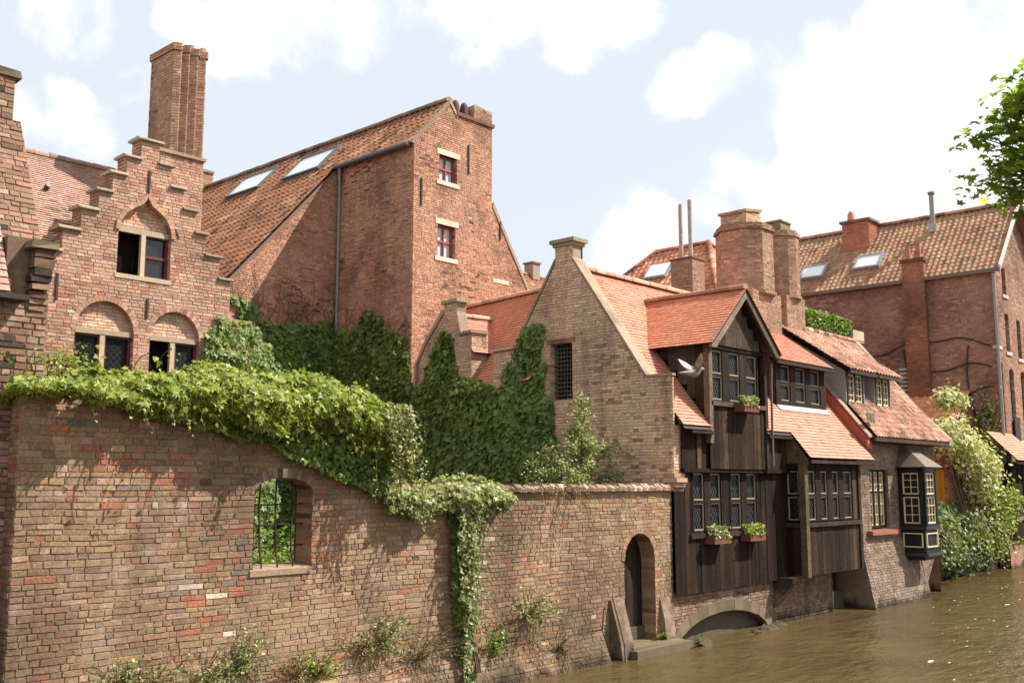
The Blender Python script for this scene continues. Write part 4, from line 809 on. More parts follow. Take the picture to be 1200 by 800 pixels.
    ar = MB(); arch_blocks(ar, ff, arc(20.15, -.22, 2.0, .72, 6, 174, 40), -.24, -.05, .04, [(1, srgb(122, 106, 86)), (1, srgb(104, 91, 72)), (1, srgb(92, 80, 62))], .34); ar.build('water_arch', M['stone'], t)
timber_house()

def octagon(cx, cy, r, n=8, rot=22.5, sy=1.0): return [(cx+r*math.cos(R(360*i/n+rot)), cy+r*sy*math.sin(R(360*i/n+rot))) for i in range(n)]
def brick_stack(mb, poly, z0, z1, pal, seed, bl=.2, bh=.066, mortar=None, top=True):
    n = len(poly)
    for i in range(n):
        a, b = np.array(poly[i]), np.array(poly[(i+1) % n]); L = np.linalg.norm(b-a); u = (b-a)/L
        bricks(mb, Frame((a[0], a[1], 0), (u[0], u[1], 0), (u[1], -u[0], 0)), [(0, z0), (L, z0), (L, z1), (0, z1)], (), min(bl, L), bh, pal, mortar or srgb(186, 158, 130), .009, .011, .004, .4, seed+i)
    if top: mb.poly(Frame((0, 0, z1), X, (0, 0, 1), (0, 1, 0)), poly, (), 0, srgb(130, 110, 86))
def chimneys():
    for (cx, cy, r, zt, zb, lab, nm) in ((25.35, 14.25, .80, 10.30, 7.4, 'broad octagonal brick chimney, the wider of the two beside the timber house roof', 'chimney_stack'), (27.55, 14.3, .56, 10.55, 6.4, 'slender rounded brick chimney, the narrower one to the right of the broad octagonal one', 'chimney_stack')):
        t = thing(nm, lab, 'chimney', (cx, cy, zb), 'paired brick chimneys'); sh = MB()
        zs = 8.55 if r > .7 else 8.75
        b = r*1.02; brick_stack(sh, [(cx-b, cy-b*.8), (cx+b, cy-b*.8), (cx+b, cy+b*.8), (cx-b, cy+b*.8)], zb, zs, P_CHIM, 401)
        n = 8 if r > .7 else 12
        brick_stack(sh, octagon(cx, cy, r, n), zs, zt, P_CHIM, 411)
        sh.build('shaft', M['pale_brick'], t)
        cp = MB()
        brick_stack(cp, octagon(cx, cy, r*1.07, n), zt, zt+.10, P_CHIM, 431); brick_stack(cp, octagon(cx, cy, r*.98, n), zt+.1, zt+.2, P_CHIM, 441); cp.build('cornice', M['pale_brick'], t); cp = MB()
        for (a, b2) in ((r*1.0, 0),): cp.prism(Frame((0, 0, zs-.06), X, (0, 0, 1), (0, 1, 0)), octagon(cx, cy, r*1.08, n), 0, .08, srgb(150, 118, 92))
        cp.build('string_course', M['pale_brick'], t)
        hd = MB(); w = r*.72; d = r*.5
        if r > .7:
            bricks(hd, front(cy-d), [(cx-w, zt+.2), (cx+w*.5, zt+.2), (cx+w*.5, zt+.62), (cx-w, zt+.5)], (), .2, .066, P_GABLE, MORTAR, .009, .01, .004, .5, 451); bricks(hd, side(cx-w), [(-cy-d, zt+.2), (-cy+d, zt+.2), (-cy+d, zt+.5), (-cy-d, zt+.5)], (), .2, .066, P_GABLE, MORTAR, .009, .01, .004, .5, 452)
            hd.wbox(cx-w+.01, cx+w*.49, cy-d+.01, cy+d, zt+.2, zt+.5, srgb(120, 100, 78)); hd.prism(front(cy-d-.05), [(cx-w-.06, zt+.49), (cx+w*.5, zt+.64), (cx+w*.5, zt+.72), (cx-w-.06, zt+.57)], 0, -2*d-.1, srgb(170, 132, 108))
        else:
            hd.wbox(cx-w, cx+w*.55, cy-d, cy+d, zt+.2, zt+.46, srgb(136, 116, 84), 0, .015); hd.wbox(cx-w-.03, cx+w*.6, cy-d-.03, cy+d+.03, zt+.46, zt+.52, srgb(150, 128, 92), 0, .01)
        hd.build('chimney_head', M['stone'], t)
        pt = MB(); k = 2 if r > .7 else 1
        for i in range(k): x = cx+w*(.62+.28*i*.6); pt.tube([(x, cy-.1+.25*i, zt+.2), (x, cy-.1+.25*i, zt+.48), (x, cy-.1+.25*i, zt+.6)], [.15, .14, .09], (.06, .045, .04), sides=10)
        pt.build('chimney_pot', M['old_tile'], t)
chimneys()

# ------------------------------------------------------------------ next house along the canal
def narrow_house():
    t = thing('canal_house', 'narrow canal house with cream lattice windows and a black painted bay', 'house', (29.5, 13, 0))
    x0, x1 = 26.66, 32.3; yw = 11.8
    mb = MB(); P_N = [(2, srgb(112, 94, 80)), (3, srgb(136, 114, 96)), (2, srgb(124, 108, 94))]
    w = [(27.42, 2.02), (28.66, 2.02), (28.66, 3.66), (27.42, 3.66)]
    bricks(mb, front(yw), [(x0, -.4), (30.6, -.4), (x1, 1.5), (x1, 4.6), (x0, 4.6)], [w], .22, .07, P_N, srgb(140, 122, 104), .009, .010, .004, .6, 501)
    reveal(mb, front(yw), w, .25, P_N)
    bricks(mb, side(x0), [(-17, -.4), (-yw, -.4), (-yw, 4.6), (-17, 4.6)], (), .22, .07, P_N, srgb(140, 122, 104), .009, .01, .004, .6, 502)
    mb.add([(x1, yw, -.4), (x1, 17, -.4), (x1, 17, 4.6), (x1, 14.2, 7.7), (x1, yw, 4.6)], [(0, 1, 2, 3, 4)], srgb(150, 110, 90)); mb.add([(x0, 17, -.4), (x1, 17, -.4), (x1, 17, 4.6), (x0, 17, 4.6)], [(0, 1, 2, 3)], srgb(150, 110, 90))
    # the foot of the wall leans out towards the water
    bricks(mb, Frame((26.6, 11.36, -.4), X, (0, -2.2, .42), (0, .42, 2.2)), [(0, 0), (4.0, 0), (3.6, 2.2), (0, 2.2)], (), .22, .07, P_N, srgb(130, 112, 96), .009, .012, .006, .8, 505)
    mb.prism(side(26.6), [(-12.5, -.4), (-11.37, -.4), (-11.78, 1.8), (-12.5, 1.8)], 0, -.1, srgb(126, 108, 92)); mb.prism(side(30.55), [(-12.5, -.4), (-11.37, -.4), (-11.78, 1.8), (-12.5, 1.8)], 0, .1, srgb(126, 108, 92))
    mb.build('wall', M['gable_brick'], t)
    fl = MB(); fs = side(26.60)   # red painted flank standing above the neighbour's roof
    fl.prism(fs, [(-11.42, 4.2), (-11.45, 4.50), (-14.3, 8.05), (-14.9, 8.3), (-14.9, 7.2)], 0, -.26, srgb(178, 92, 70)); fl.build('party_wall', M['render'], t)
    cp = MB(); cp.prism(fs, [(-11.40, 4.50), (-11.40, 4.56), (-14.3, 8.12), (-14.95, 8.38), (-14.95, 8.3), (-14.3, 8.05)], .03, -.32, srgb(150, 132, 112)); cp.build('coping', M['stone'], t); cp = MB(); cp.prism(side(x1+.0), [(-11.3, 4.42), (-11.3, 4.62), (-12.2, 5.55), (-14.2, 8.0), (-14.2, 7.75), (-12.2, 5.3)], .0, -.3, srgb(150, 136, 118)); cp.build('coping', M['stone'], t); cp = MB()
    bricks(cp, front(11.44), [(26.60, 4.9), (27.15, 4.9), (27.15, 5.25), (26.60, 5.2)], (), .2, .07, P_N, MORTAR, .01, .01, .004, .5, 503); cp.build('parapet_pier', M['stone'], t)
    rf = MB(); S = np.array([0, 2.9, 3.4]); L = np.linalg.norm(S); S /= L; fR = Frame((x0+.2, 11.3, 4.52), X, np.cross(X, S), S)
    tiles(rf, fR, [(0, 0), (5.45, 0), (5.45, L), (0, L)], (), .19, .2, T_WEATHER, .018, True, seed=511, patch=1.2)
    rf.add([(x0, 14.2, 7.9), (x1, 14.2, 7.9), (x1, 17.1, 4.5), (x0, 17.1, 4.5)], [(0, 1, 2, 3)], srgb(150, 110, 90)); ridge(rf, (27.4, 14.2, 7.94), (x1, 14.2, 7.94), .12, T_WEATHER); rf.build('roof', M['old_tile'], t)
    ev = MB(); ev.wbox(x0+.1, 32.1, 11.26, 11.34, 4.40, 4.50, srgb(80, 66, 54)); ev.wbox(x0+.1, 32.1, 11.32, 11.8, 4.40, 4.44, srgb(60, 50, 42)); ev.build('eaves_board', M['wood'], t)
    cream = srgb(222, 204, 160)
    for a, b in ((26.92, 27.96), (28.82, 29.80)):
        f = front(12.10); d = MB(); d.prism(side(a-.06), [(-12.10, 5.3), (-12.10, 6.36), (-14.0, 7.62)], 0, -.06, srgb(150, 144, 140)); d.prism(side(b+.06), [(-12.10, 5.3), (-12.10, 6.36), (-14.0, 7.62)], 0, -.06, srgb(150, 144, 140)); d.wbox(a-.05, b+.05, 12.08, 12.16, 5.34, 5.48, srgb(46, 40, 36)); d.wbox(a, b, 12.3, 12.34, 5.4, 6.3, (.015, .014, .013)); d.build('dormer_wall', M['render'], t)
        window(t, f, a+.05, b-.05, 5.52, 6.30, (.5,), (), -.03, 'paint', srgb(52, 46, 42), .05, .05, .06, 'glass', cream, .05, (2, 4), cream)
        rr = MB(); S3 = np.array([0, 2.1, 1.42]); l = np.linalg.norm(S3); S3 /= l; tiles(rr, Frame((a-.30, 11.86, 6.38), X, np.cross(X, S3), S3), [(0, 0), (b-a+.75, 0), (b-a+.75, l), (0, l)], (), .2, .22, T_WEATHER, .018, True, seed=521)
        rr.wbox(a-.3, b+.45, 11.82, 11.90, 6.27, 6.36, srgb(60, 50, 44)); rr.build('dormer_roof', M['old_tile'], t)
    window(t, front(yw), 27.50, 28.58, 2.12, 3.60, (.34, .67), (.62,), -.14, 'paint', srgb(26, 26, 28), .06, .06, .07, 'glass', cream, .035, (2, 3), cream)
    sl = MB(); sl.wbox(27.1, 28.85, 11.62, 11.9, 1.88, 2.0, srgb(150, 96, 76), 0, .006); sl.build('window_sill', M['render'], t)
    # black bay window
    bx0, bx1, by = 29.36, 30.34, 11.06; blk = srgb(22, 22, 22); bay = MB()
    bay.wbox(bx0, bx1, by, 11.78, 1.30, 1.38, blk); bay.wbox(bx0+.04, bx1-.04, by+.04, 11.78, 1.36, 1.96, blk); bay.wbox(bx0-.04, bx1+.04, by-.04, 11.78, 1.98, 2.06, srgb(46, 46, 46)); bay.wbox(bx0-.06, bx1+.06, by-.06, 11.78, 1.24, 1.32, srgb(54, 54, 54)); bay.wbox(bx0+.1, bx1-.1, by+.1, 11.78, 1.12, 1.24, blk)
    bay.wbox(bx0+.03, bx1-.03, by+.06, 11.78, 2.06, 3.68, (.008, .008, .009))
    bay.wbox(bx0-.03, bx1+.03, by-.03, 11.78, 3.64, 3.76, blk)
    for f, a, b in ((front(by), bx0+.08, bx1-.08), (side(bx0), -11.72, -by-.1)):
        o = .035
        for q in ((a, b, 1.48, 1.51), (a, b, 1.85, 1.88), (a, a+.03, 1.51, 1.85), (b-.03, b, 1.51, 1.85)): bay.box(f, *q, -.045, .0, cream)
    bay.build('bay', M['paint'], t)
    window(t, front(by), bx0+.14, bx1-.14, 2.14, 3.58, (), (.55,), -.04, 'paint', blk, .10, .08, .07, 'glass', cream, .04, (3, 3), cream); window(t, side(bx0), -11.66, -by-.13, 2.14, 3.58, (), (.55,), -.04, 'paint', blk, .10, .08, .07, 'glass', cream, .04, (2, 3), cream)
    br = MB(); e = .16; z0, z1 = 3.74, 4.30
    P = [(bx0-e, by-e, z0), (bx1+e, by-e, z0), (bx1+e, 11.8, z0), (bx0-e, 11.8, z0)]; T = [(bx0+.3, 11.6, z1), (bx1-.2, 11.6, z1), (bx1-.2, 11.79, z1), (bx0+.3, 11.79, z1)]
    for i in range(4):
        k = (i+1) % 4; br.add([P[i], P[k], T[k], T[i]], [(0, 1, 2, 3)], srgb(120, 106, 96))
    br.add(P, [(0, 1, 2, 3)], srgb(80, 70, 62)); br.add(T, [(0, 1, 2, 3)], srgb(120, 106, 96)); br.build('bay_roof', M['old_tile'], t)
narrow_house()

# ------------------------------------------------------------------ big brick house on the right
def big_house():
    t = thing('large_brick_house', 'large dark brick house at right with a long blank flank and mottled roof', 'house', (48, 19, 0))
    mb = MB(); ax, ay, bx, by = 44., 13.3, 51., 30.
    bricks(mb, side(ax), [(-by, 0), (-ay, 0), (-ay, 12.15), (-by, 12.15)], (), .24, .08, P_DARK, srgb(150, 116, 98), .010, .012, .005, .5, 601, .35)
    wn = []
    for (a, b, z0, z1, ar) in ((44.05, 44.5, 8.9, 10.5, .1), (45.35, 45.85, 8.75, 10.3, .1), (46.9, 47.4, 8.6, 10.2, .1), (43.98+.1, 44.62, 5.2, 8.1, .16), (45.45, 46.05, 5.0, 7.9, .16), (47.0, 47.6, 5.0, 7.9, .16), (45.3, 45.8, 11.2, 12.3, .08), (44.2, 44.7, 2.2, 3.9, .2), (45.6, 46.2, 2.2, 3.9, .2)):
        wn.append([(a, z0), (b, z0), (b, z1)]+arc((a+b)/2, z1, (b-a)/2, ar, 15, 165, 6)+[(a, z1)])
    ff = front(ay); bricks(mb, ff, [(ax, 0), (bx, 0), (bx, 12.15), (47.2, 15.5), (ax, 12.15)], wn, .24, .08, P_DARK, srgb(140, 108, 92), .010, .012, .005, .5, 602, .4)
    for h in wn: reveal(mb, ff, h, .2, P_DARK)
    mb.add([(bx, ay, 0), (bx, by, 0), (bx, by, 12), (bx, ay, 12)], [(0, 1, 2, 3)], srgb(130, 84, 68)); mb.add([(ax, by, 0), (bx, by, 0), (bx, by, 12), (47.2, by, 15.4), (ax, by, 12)], [(0, 1, 2, 3, 4)], srgb(130, 84, 68))
    bricks(mb, Frame((43.7, 16.9, 0), DY, NX), [(0, 0), (.95, 0), (.95, 12.8), (0, 12.8)], (), .24, .08, [(1, srgb(172, 112, 84)), (2, srgb(156, 100, 76)), (1, srgb(132, 84, 66))], MORTAR, .01, .012, .005, .5, 603); mb.wbox(43.71, 44.05, 15.96, 16.9, 0, 12.8, srgb(140, 92, 72))
    mb.build('wall', M['dark_brick'], t)
    for h in wn:
        a, b, z0, z1 = h[0][0], h[1][0], h[0][1], h[2][1]
        window(t, ff, a+.04, b-.04, z0+.05, z1+.05, (), (.5,), -.16, 'paint', srgb(70, 60, 54), .04, .05, .05, 'glass', srgb(120, 112, 104) if z0 > 4 else None, .03)
        s = MB(); s.box(ff, a-.12, b+.12, z0-.14, z0, -.1, .06, srgb(190, 180, 168)); s.build('window_sill', M['clean_stone'], t)
    rf = MB(); S = np.array([3.35, 0, 3.45]); L = np.linalg.norm(S); S /= L; fR = Frame((43.85, 30.2, 12.06), DY, np.cross(DY, S), S)
    tiles(rf, fR, [(0, 0), (17.35, 0), (17.35, L), (0, L)], (), .25, .27, T_YELLOW, .02, True, seed=611, patch=.9)
    rf.add([(47.2, 12.85, 15.5), (47.2, 30.2, 15.5), (51.2, 30.2, 12), (51.2, 12.85, 12)], [(0, 1, 2, 3)], srgb(150, 110, 90)); ridge(rf, (47.2, 12.85, 15.55), (47.2, 30.2, 15.55), .16, T_WEATHER, .4); rf.build('roof', M['old_tile'], t)
    vg = MB(); vg.prism(front(12.9), [(43.8, 11.95), (43.8, 12.2), (47.2, 15.72), (47.2, 15.46)], -.05, .04, srgb(214, 206, 200)); vg.prism(front(12.9), [(47.2, 15.46), (47.2, 15.72), (51.3, 12.1), (51.2, 11.9)], -.05, .04, srgb(60, 50, 46))
    vg.wbox(43.74, 43.9, 12.9, 30.1, 11.93, 12.08, srgb(110, 96, 84)); vg.build('verge', M['paint'], t)
    P = lambda v: np.array([43.85+S[0]*v, 0, 12.06+S[2]*v])
    for k, (yc, v) in enumerate(((18.9, 1.75), (21.55, 1.55))):
        u = 30.2-yc; o = MB(); gy = (.30, .29, .28)
        o.box(fR, u-.62, u+.62, v-.52, v-.42, .05, .2, gy); o.box(fR, u-.62, u+.62, v+.42, v+.52, .05, .2, gy); o.box(fR, u-.62, u-.52, v-.42, v+.42, .05, .2, gy); o.box(fR, u+.52, u+.62, v-.42, v+.42, .05, .2, gy)
        o = o.build('skylight', M['metal'], t); p = MB(); p.box(fR, u-.52, u+.52, v-.42, v+.42, .12, .16); p.build('pane', M['painted_sky_glass'], o)
    ch = MB(); brick_stack(ch, [(45.9, 19.2), (46.9, 19.2), (46.9, 20.5), (45.9, 20.5)], 13.5, 15.6, [(1, srgb(184, 118, 92)), (2, srgb(172, 104, 80))], 621); ch.wbox(45.8, 47.0, 19.1, 20.6, 15.6, 15.72, srgb(120, 100, 88)); ch.wbox(45.75, 45.92, 19.0, 20.7, 13.7, 13.85, srgb(214, 210, 204))
    c = ch.build('chimney', M['red_brick'], t); p = MB(); p.tube([(46.3, 20.2, 15.72), (46.3, 20.2, 16.1), (46.3, 20.2, 16.25)], [.2, .17, .1], srgb(196, 128, 100), sides=10); p.build('chimney_pot', M['tile'], c)
    fl = MB(); fl.tube([(46.4, 16.4, 14.6), (46.4, 16.4, 15.0)], .22, srgb(170, 164, 156), sides=10); fl.tube([(46.4, 16.4, 15.0), (46.4, 16.4, 16.4)], .11, srgb(150, 144, 136), sides=12); fl.tube([(46.4, 16.4, 16.4), (46.4, 16.4, 16.5)], .16, srgb(120, 116, 110), sides=12); fl.build('flue_pipe', M['metal'], t)
    ct = MB(); ct.wbox(43.62, 44.1, 15.9, 16.95, 12.8, 12.95, srgb(110, 74, 60)); 
    for y in (16.2, 16.65): ct.tube([(43.85, y, 12.95), (43.85, y, 13.5), (43.85, y, 13.62)], [.14, .11, .12], srgb(196, 124, 98), sides=8)
    ct.build('flue_head', M['red_brick'], t)
    lv = MB(); lv.box(side(44), -17.35, -16.45, 6.6, 8.3, .012, .05, srgb(96, 84, 74))
    for k in range(9): lv.prism(Frame((44, -0, 0), (0, 0, 1), (0, 1, 0), NX), [(6.68+.18*k, .05), (6.80+.18*k, .05), (6.70+.18*k, .12), (6.67+.18*k, .12)], 16.48, 17.32, srgb(170, 160, 146))
    lv.build('louvre', M['grey_wood'], t)
    dp = MB(); dp.tube([(43.9, 13.2, 12.0), (43.92, 13.2, 11.5), (43.92, 13.2, .4)], .07, (.30, .28, .26), sides=8); dp.build('drainpipe', M['metal'], t)
    bv = MB()
    for z, a in ((9.1, 0.), (7.9, 1.), (6.9, 2.3), (5.9, 3.)):
        y = np.linspace(20.5, 13.5, 26); bv.tube(np.stack([0*y+43.96, y, z+.25*np.sin(y*.9+a)+.1*np.sin(y*2.7+a)], 1), .03, (.07, .05, .04), sides=5)
    for y0 in (14.2, 17.3, 19.5): z = np.linspace(2, 9, 20); bv.tube(np.stack([0*z+43.95, y0+.3*np.sin(z*.8+y0), z], 1), .035, (.07, .05, .04), sides=5)
    bv.build('bare_vine', M['stem'], t)
    wg = MB(); wg.box(ff, 45.40, 46.10, 4.95, 6.0, .1, .13, (.03, .03, .03)); wg.build('window_guard', M['iron'], t)
big_house()

def low_annexe():
    t = thing('low_annexe', 'low annexe with orange lean-to roof and ochre door against the large brick house', 'annexe', (40, 15.5, 0))
    mb = MB(); P_A = [(2, srgb(170, 116, 86)), (2, srgb(150, 100, 76)), (1, srgb(186, 138, 108))]
    bricks(mb, side(38.2), [(-20, .2), (-13.5, .2), (-13.5, 4.4), (-20, 4.4)], [[(-14.35, .9), (-13.62, .9), (-13.62, 3.75), (-14.35, 3.75)]], .22, .07, P_A, MORTAR, .01, .012, .005, .6, 701)
    bricks(mb, front(13.5), [(38.2, .2), (40.5, .2), (40.5, 4.4), (38.2, 4.4)], (), .22, .07, P_A, MORTAR, .01, .012, .005, .6, 702)
    bricks(mb, front(14.35), [(40.5, 3), (43.9, 3), (43.9, 6.9), (40.6, 4.6)], (), .22, .07, P_A, MORTAR, .01, .012, .005, .6, 703); mb.add([(38.2, 20, .2), (43.9, 20, .2), (43.9, 20, 6.9), (38.2, 20, 4.4)], [(0, 1, 2, 3)], srgb(150, 100, 76)); mb.build('wall', M['dark_brick'], t)
    S = np.array([3.6, 0, 2.7]); L = np.linalg.norm(S); S /= L; rf = MB(); tiles(rf, Frame((40.35, 19.0, 4.35), DY, np.cross(DY, S), S), [(0, 0), (4.6, 0), (4.6, L), (0, L)], (), .36, .34, T_ORANGE, .02, True, seed=711); rf.wbox(38.1, 40.5, 13.4, 20, 4.38, 4.45, srgb(140, 90, 70)); rf.build('roof', M['tile'], t)
    dr = MB(); fd = side(38.25); boards(dr, fd, [(-14.35, .9), (-13.62, .9), (-13.62, 3.75), (-14.35, 3.75)], (), .2, [(1, srgb(206, 138, 40))], .02); dr.build('door', M['paint'], t)
low_annexe()

def pipe_house():
    t = thing('hip_roof_house', 'distant house with orange hip roof behind a chimney carrying two tall metal pipes', 'house', (37, 26, 0))
    mb = MB(); mb.wbox(35.8, 40.2, 21.5, 28.2, .5, 11.0, srgb(150, 100, 78)); mb.build('wall', M['dark_brick'], t)
    # ridge runs away from the canal, hipped at both ends
    z0, z1 = 10.95, 13.7; S = np.array([2.45, 0, z1-z0]); L = np.linalg.norm(S); S /= L; rf = MB()
    fR = Frame((35.55, 28.5, z0), DY, np.cross(DY, S), S); tiles(rf, fR, [(0, 0), (7.3, 0), (5.4, L), (2.7, L)], (), .27, .28, T_RUST, .02, True, seed=721)
    S2 = np.array([0, 1.9, z1-z0]); l2 = np.linalg.norm(S2); S2 /= l2; tiles(rf, Frame((35.55, 21.2, z0), X, np.cross(X, S2), S2), [(0, 0), (4.9, 0), (2.45, l2)], (), .27, .28, T_RUST, .02, True, seed=722)
    rf.add([(40.45, 21.2, z0), (40.45, 28.5, z0), (38, 25.8, z1), (38, 23.1, z1)], [(0, 1, 2, 3)], srgb(170, 110, 84)); rf.add([(35.55, 28.5, z0), (40.45, 28.5, z0), (38, 25.8, z1)], [(0, 1, 2)], srgb(170, 110, 84))
    for A, B in (((38, 23.1, z1+.05), (38, 25.8, z1+.05)), ((35.55, 21.2, z0+.08), (38, 23.1, z1+.08)), ((35.55, 28.5, z0+.08), (38, 25.8, z1+.08)), ((40.45, 21.2, z0+.08), (38, 23.1, z1+.08))): ridge(rf, A, B, .13, T_RUST, .4)
    rf.build('roof', M['tile'], t)
    sk = MB(); u, v = 28.5-25.0, 2.05; gy = (.3, .29, .28); sk.box(fR, u-.6, u+.6, v-.5, v+.5, .03, .16, gy); o = sk.build('skylight', M['metal'], t); p = MB(); p.box(fR, u-.52, u+.52, v-.42, v+.42, .165, .18); p.build('pane', M['painted_sky_glass'], o)
    ch = MB(); brick_stack(ch, [(34.0, 21.45), (34.9, 21.45), (34.9, 22.45), (34.0, 22.45)], .5, 12.15, P_DARK, 731); ch.wbox(33.95, 34.95, 21.4, 22.5, 12.15, 12.22, srgb(120, 88, 72)); ch = ch.build('chimney', M['dark_brick'], t)
    for y, z in ((22.2, 14.55), (21.75, 14.65)):
        p = MB(); p.tube([(34.4, y, 12.2), (34.4, y, z)], .085, srgb(176, 156, 142), sides=10); p.build('flue_pipe', M['metal'], ch)
pipe_house()

def back_house():
    t = thing('distant_house', 'distant house showing only a strip of dark brown pantile roof between two gables', 'house', (30, 27, 0))
    mb = MB(); mb.wbox(27.0, 33.5, 26.4, 30, .5, 9.6, srgb(140, 96, 76)); mb.build('wall', M['dark_brick'], t)
    S = np.array([0, 2.4, 2.6]); L = np.linalg.norm(S); S /= L; rf = MB(); tiles(rf, Frame((27.0, 26.0, 9.5), X, np.cross(X, S), S), [(0, 0), (6.8, 0), (6.8, L), (0, L)], (), .27, .3, T_BROWN, .02, True, seed=741); ridge(rf, (27, 28.4, 12.12), (33.8, 28.4, 12.12), .13, T_SALMON); rf.build('roof', M['old_tile'], t)
    ch = MB(); ch.wbox(32.0, 32.45, 28.1, 28.6, 11.9, 12.6, srgb(160, 138, 122)); ch.wbox(31.95, 32.5, 28.05, 28.65, 12.6, 12.67, srgb(130, 112, 98)); ch.build('chimney', M['clean_stone'], t)
back_house()

def boathouse():
    t = thing('timber_boathouse', 'small dark timber house at the water right of the flowering shrub', 'house', (44, 14.0, 0))
    mb = MB(); f = front(12.7)
    boards(mb, f, [(42.9, 1.1), (45.3, 1.1), (45.3, 4.1), (42.9, 4.1)], [[(43.2, 2.1), (45.05, 2.1), (45.05, 3.9), (43.2, 3.9)]], .2, W_DARK); boards(mb, side(42.88), [(-13.25, 1.1), (-12.7, 1.1), (-12.7, 4.1), (-13.25, 4.1)], (), .2, W_DARK); mb.wbox(42.9, 45.3, 12.75, 13.25, 1.1, 4.0, (.01, .009, .008)); mb.wbox(42.85, 45.4, 12.6, 12.72, 1.85, 1.97, srgb(120, 110, 98)); mb.wbox(45.26, 45.4, 12.62, 13.2, 1.0, 4.1, srgb(50, 42, 36)); mb.build('wall', M['wood'], t)
    window(t, f, 43.26, 45.0, 2.15, 3.85, (.34, .67), (), -.06, 'wood', srgb(50, 42, 36), .05, .1, .06, 'glass')
    bs = MB(); bricks(bs, front(12.85), [(42.6, -.4), (45.5, -.4), (45.5, 1.1), (42.6, 1.1)], (), .22, .07, P_DARK, MORTAR, .01, .012, .005, .6, 751); bs.wbox(42.6, 45.5, 12.9, 13.28, -.4, 1.1, srgb(110, 84, 70)); bs.build('foundation', M['gable_brick'], t)
    S = np.array([0, 1.05, 1.15]); L = np.linalg.norm(S); S /= L; rf = MB(); tiles(rf, Frame((42.2, 12.25, 4.15), X, np.cross(X, S), S), [(0, 0), (3.6, 0), (3.0, L), (-.2, L)], (), .2, .14, T_PINK, .018, seed=752); rf.wbox(42.3, 45.7, 12.3, 12.5, 4.02, 4.1, srgb(60, 50, 44)); rf.build('roof', M['tile'], t)
    t2 = thing('canal_shed', 'dark shed with a grey slate roof at the far right edge', 'shed', (47.5, 14, 0))
    mb = MB(); mb.wbox(46.0, 49.5, 12.95, 13.25, -.4, 1.0, srgb(96, 80, 68)); boards(mb, front(12.95), [(46.0, 1.0), (49.5, 1.0), (49.5, 4.0), (46.0, 4.0)], [[(46.4, 1.6), (48.8, 1.6), (48.8, 3.7), (46.4, 3.7)]], .2, [(1, srgb(34, 30, 28))]); mb.build('wall', M['wood'], t2)
    window(t2, front(12.95), 46.46, 48.74, 1.66, 3.64, (.5,), (), -.06, 'wood', srgb(34, 30, 28), .05, .1, .06, 'glass')
    S = np.array([0, .8, 1.0]); L = np.linalg.norm(S); S /= L; rf = MB(); tiles(rf, Frame((45.8, 12.45, 4.05), X, np.cross(X, S), S), [(0, 0), (4.0, 0), (4.0, L), (0, L)], (), .25, .16, [(1, srgb(140, 134, 128)), (1, srgb(160, 152, 144))], .015, seed=753); rf.build('roof', M['old_tile'], t2)
boathouse()
# ------------------------------------------------------------------ plants
LEAF = {'ivy': (np.array([(0, 0, 0), (.52, .12, -.10), (.40, .55, -.06), (0, 1, -.14), (-.40, .55, -.06), (-.52, .12, -.10)]), [(0, 1, 2, 3), (0, 3, 4, 5)]),
        'lobed': (np.array([(0, .05, 0), (.50, -.05, -.10), (.30, .30, -.02), (.55, .55, -.10), (.18, .58, -.02), (0, 1.05, -.12), (-.18, .58, -.02), (-.55, .55, -.10), (-.30, .30, -.02), (-.50, -.05, -.10)]), [(0, 1, 2, 2), (0, 2, 3, 4), (0, 4, 5, 5), (0, 5, 6, 6), (0, 6, 7, 8), (0, 8, 9, 9)]),
        'long': (np.array([(0, 0, 0), (.16, .35, -.04), (0, 1, -.12), (-.16, .35, -.04)]), [(0, 1, 2, 3)]),
        'oval': (np.array([(0, 0, 0), (.32, .3, -.06), (.26, .7, -.05), (0, 1, -.10), (-.26, .7, -.05), (-.32, .3, -.06)]), [(0, 1, 2, 3), (0, 3, 4, 5)])}
def nrm(a): return a/(np.linalg.norm(a, axis=-1, keepdims=True)+1e-9)
def leaves(mb, P, Nv, size, pal, kind='ivy', droop=.8, spread=.6, up=.3, out=.3, mat=0, s=None):
    n = len(P)
    if not n: return
    Nn = nrm(Nv+RNG.normal(0, spread, (n, 3))+np.array([0, 0, up])); T = np.array([0, 0, -1.])*droop+RNG.normal(0, .55, (n, 3))+Nv*out
    T = nrm(T-(T*Nn).sum(1, keepdims=True)*Nn); B = np.cross(T, Nn)
    t, f = LEAF[kind]; sz = (np.broadcast_to(size, (n,))*RNG.uniform(.42, 1.32, n))[:, None, None]
    cup = RNG.uniform(-.6, 1.6, n)[:, None, None]
    v = P[:, None]+sz*(t[None, :, 0:1]*B[:, None]+(t[None, :, 1:2]-.2)*T[:, None]+t[None, :, 2:3]*cup*Nn[:, None])
    q = [x for x in f if len(set(x)) == 4]; r = [tuple(dict.fromkeys(x)) for x in f if len(set(x)) == 3]
    col = pick(pal, n, s)
    k = len(t); base = (np.arange(n)*k)[:, None, None]
    if r:
        vv = v.reshape(-1, 3); mb.V.append(vv)
        for ff in (q, r):
            a = (base+np.array(ff)[None]).reshape(-1, len(ff[0])); mb.F.append((a+mb.n, np.repeat(col, len(ff), axis=0), mat, False))
        mb.n += len(vv)
    else: mb.many(v, q, col, mat)
G_SUN = [(2, (0.166, 0.212, 0.030)), (3, (0.256, 0.301, 0.045)), (2, (0.333, 0.366, 0.070)), (1, (0.109, 0.153, 0.025)), (.7, (0.435, 0.425, 0.130))]
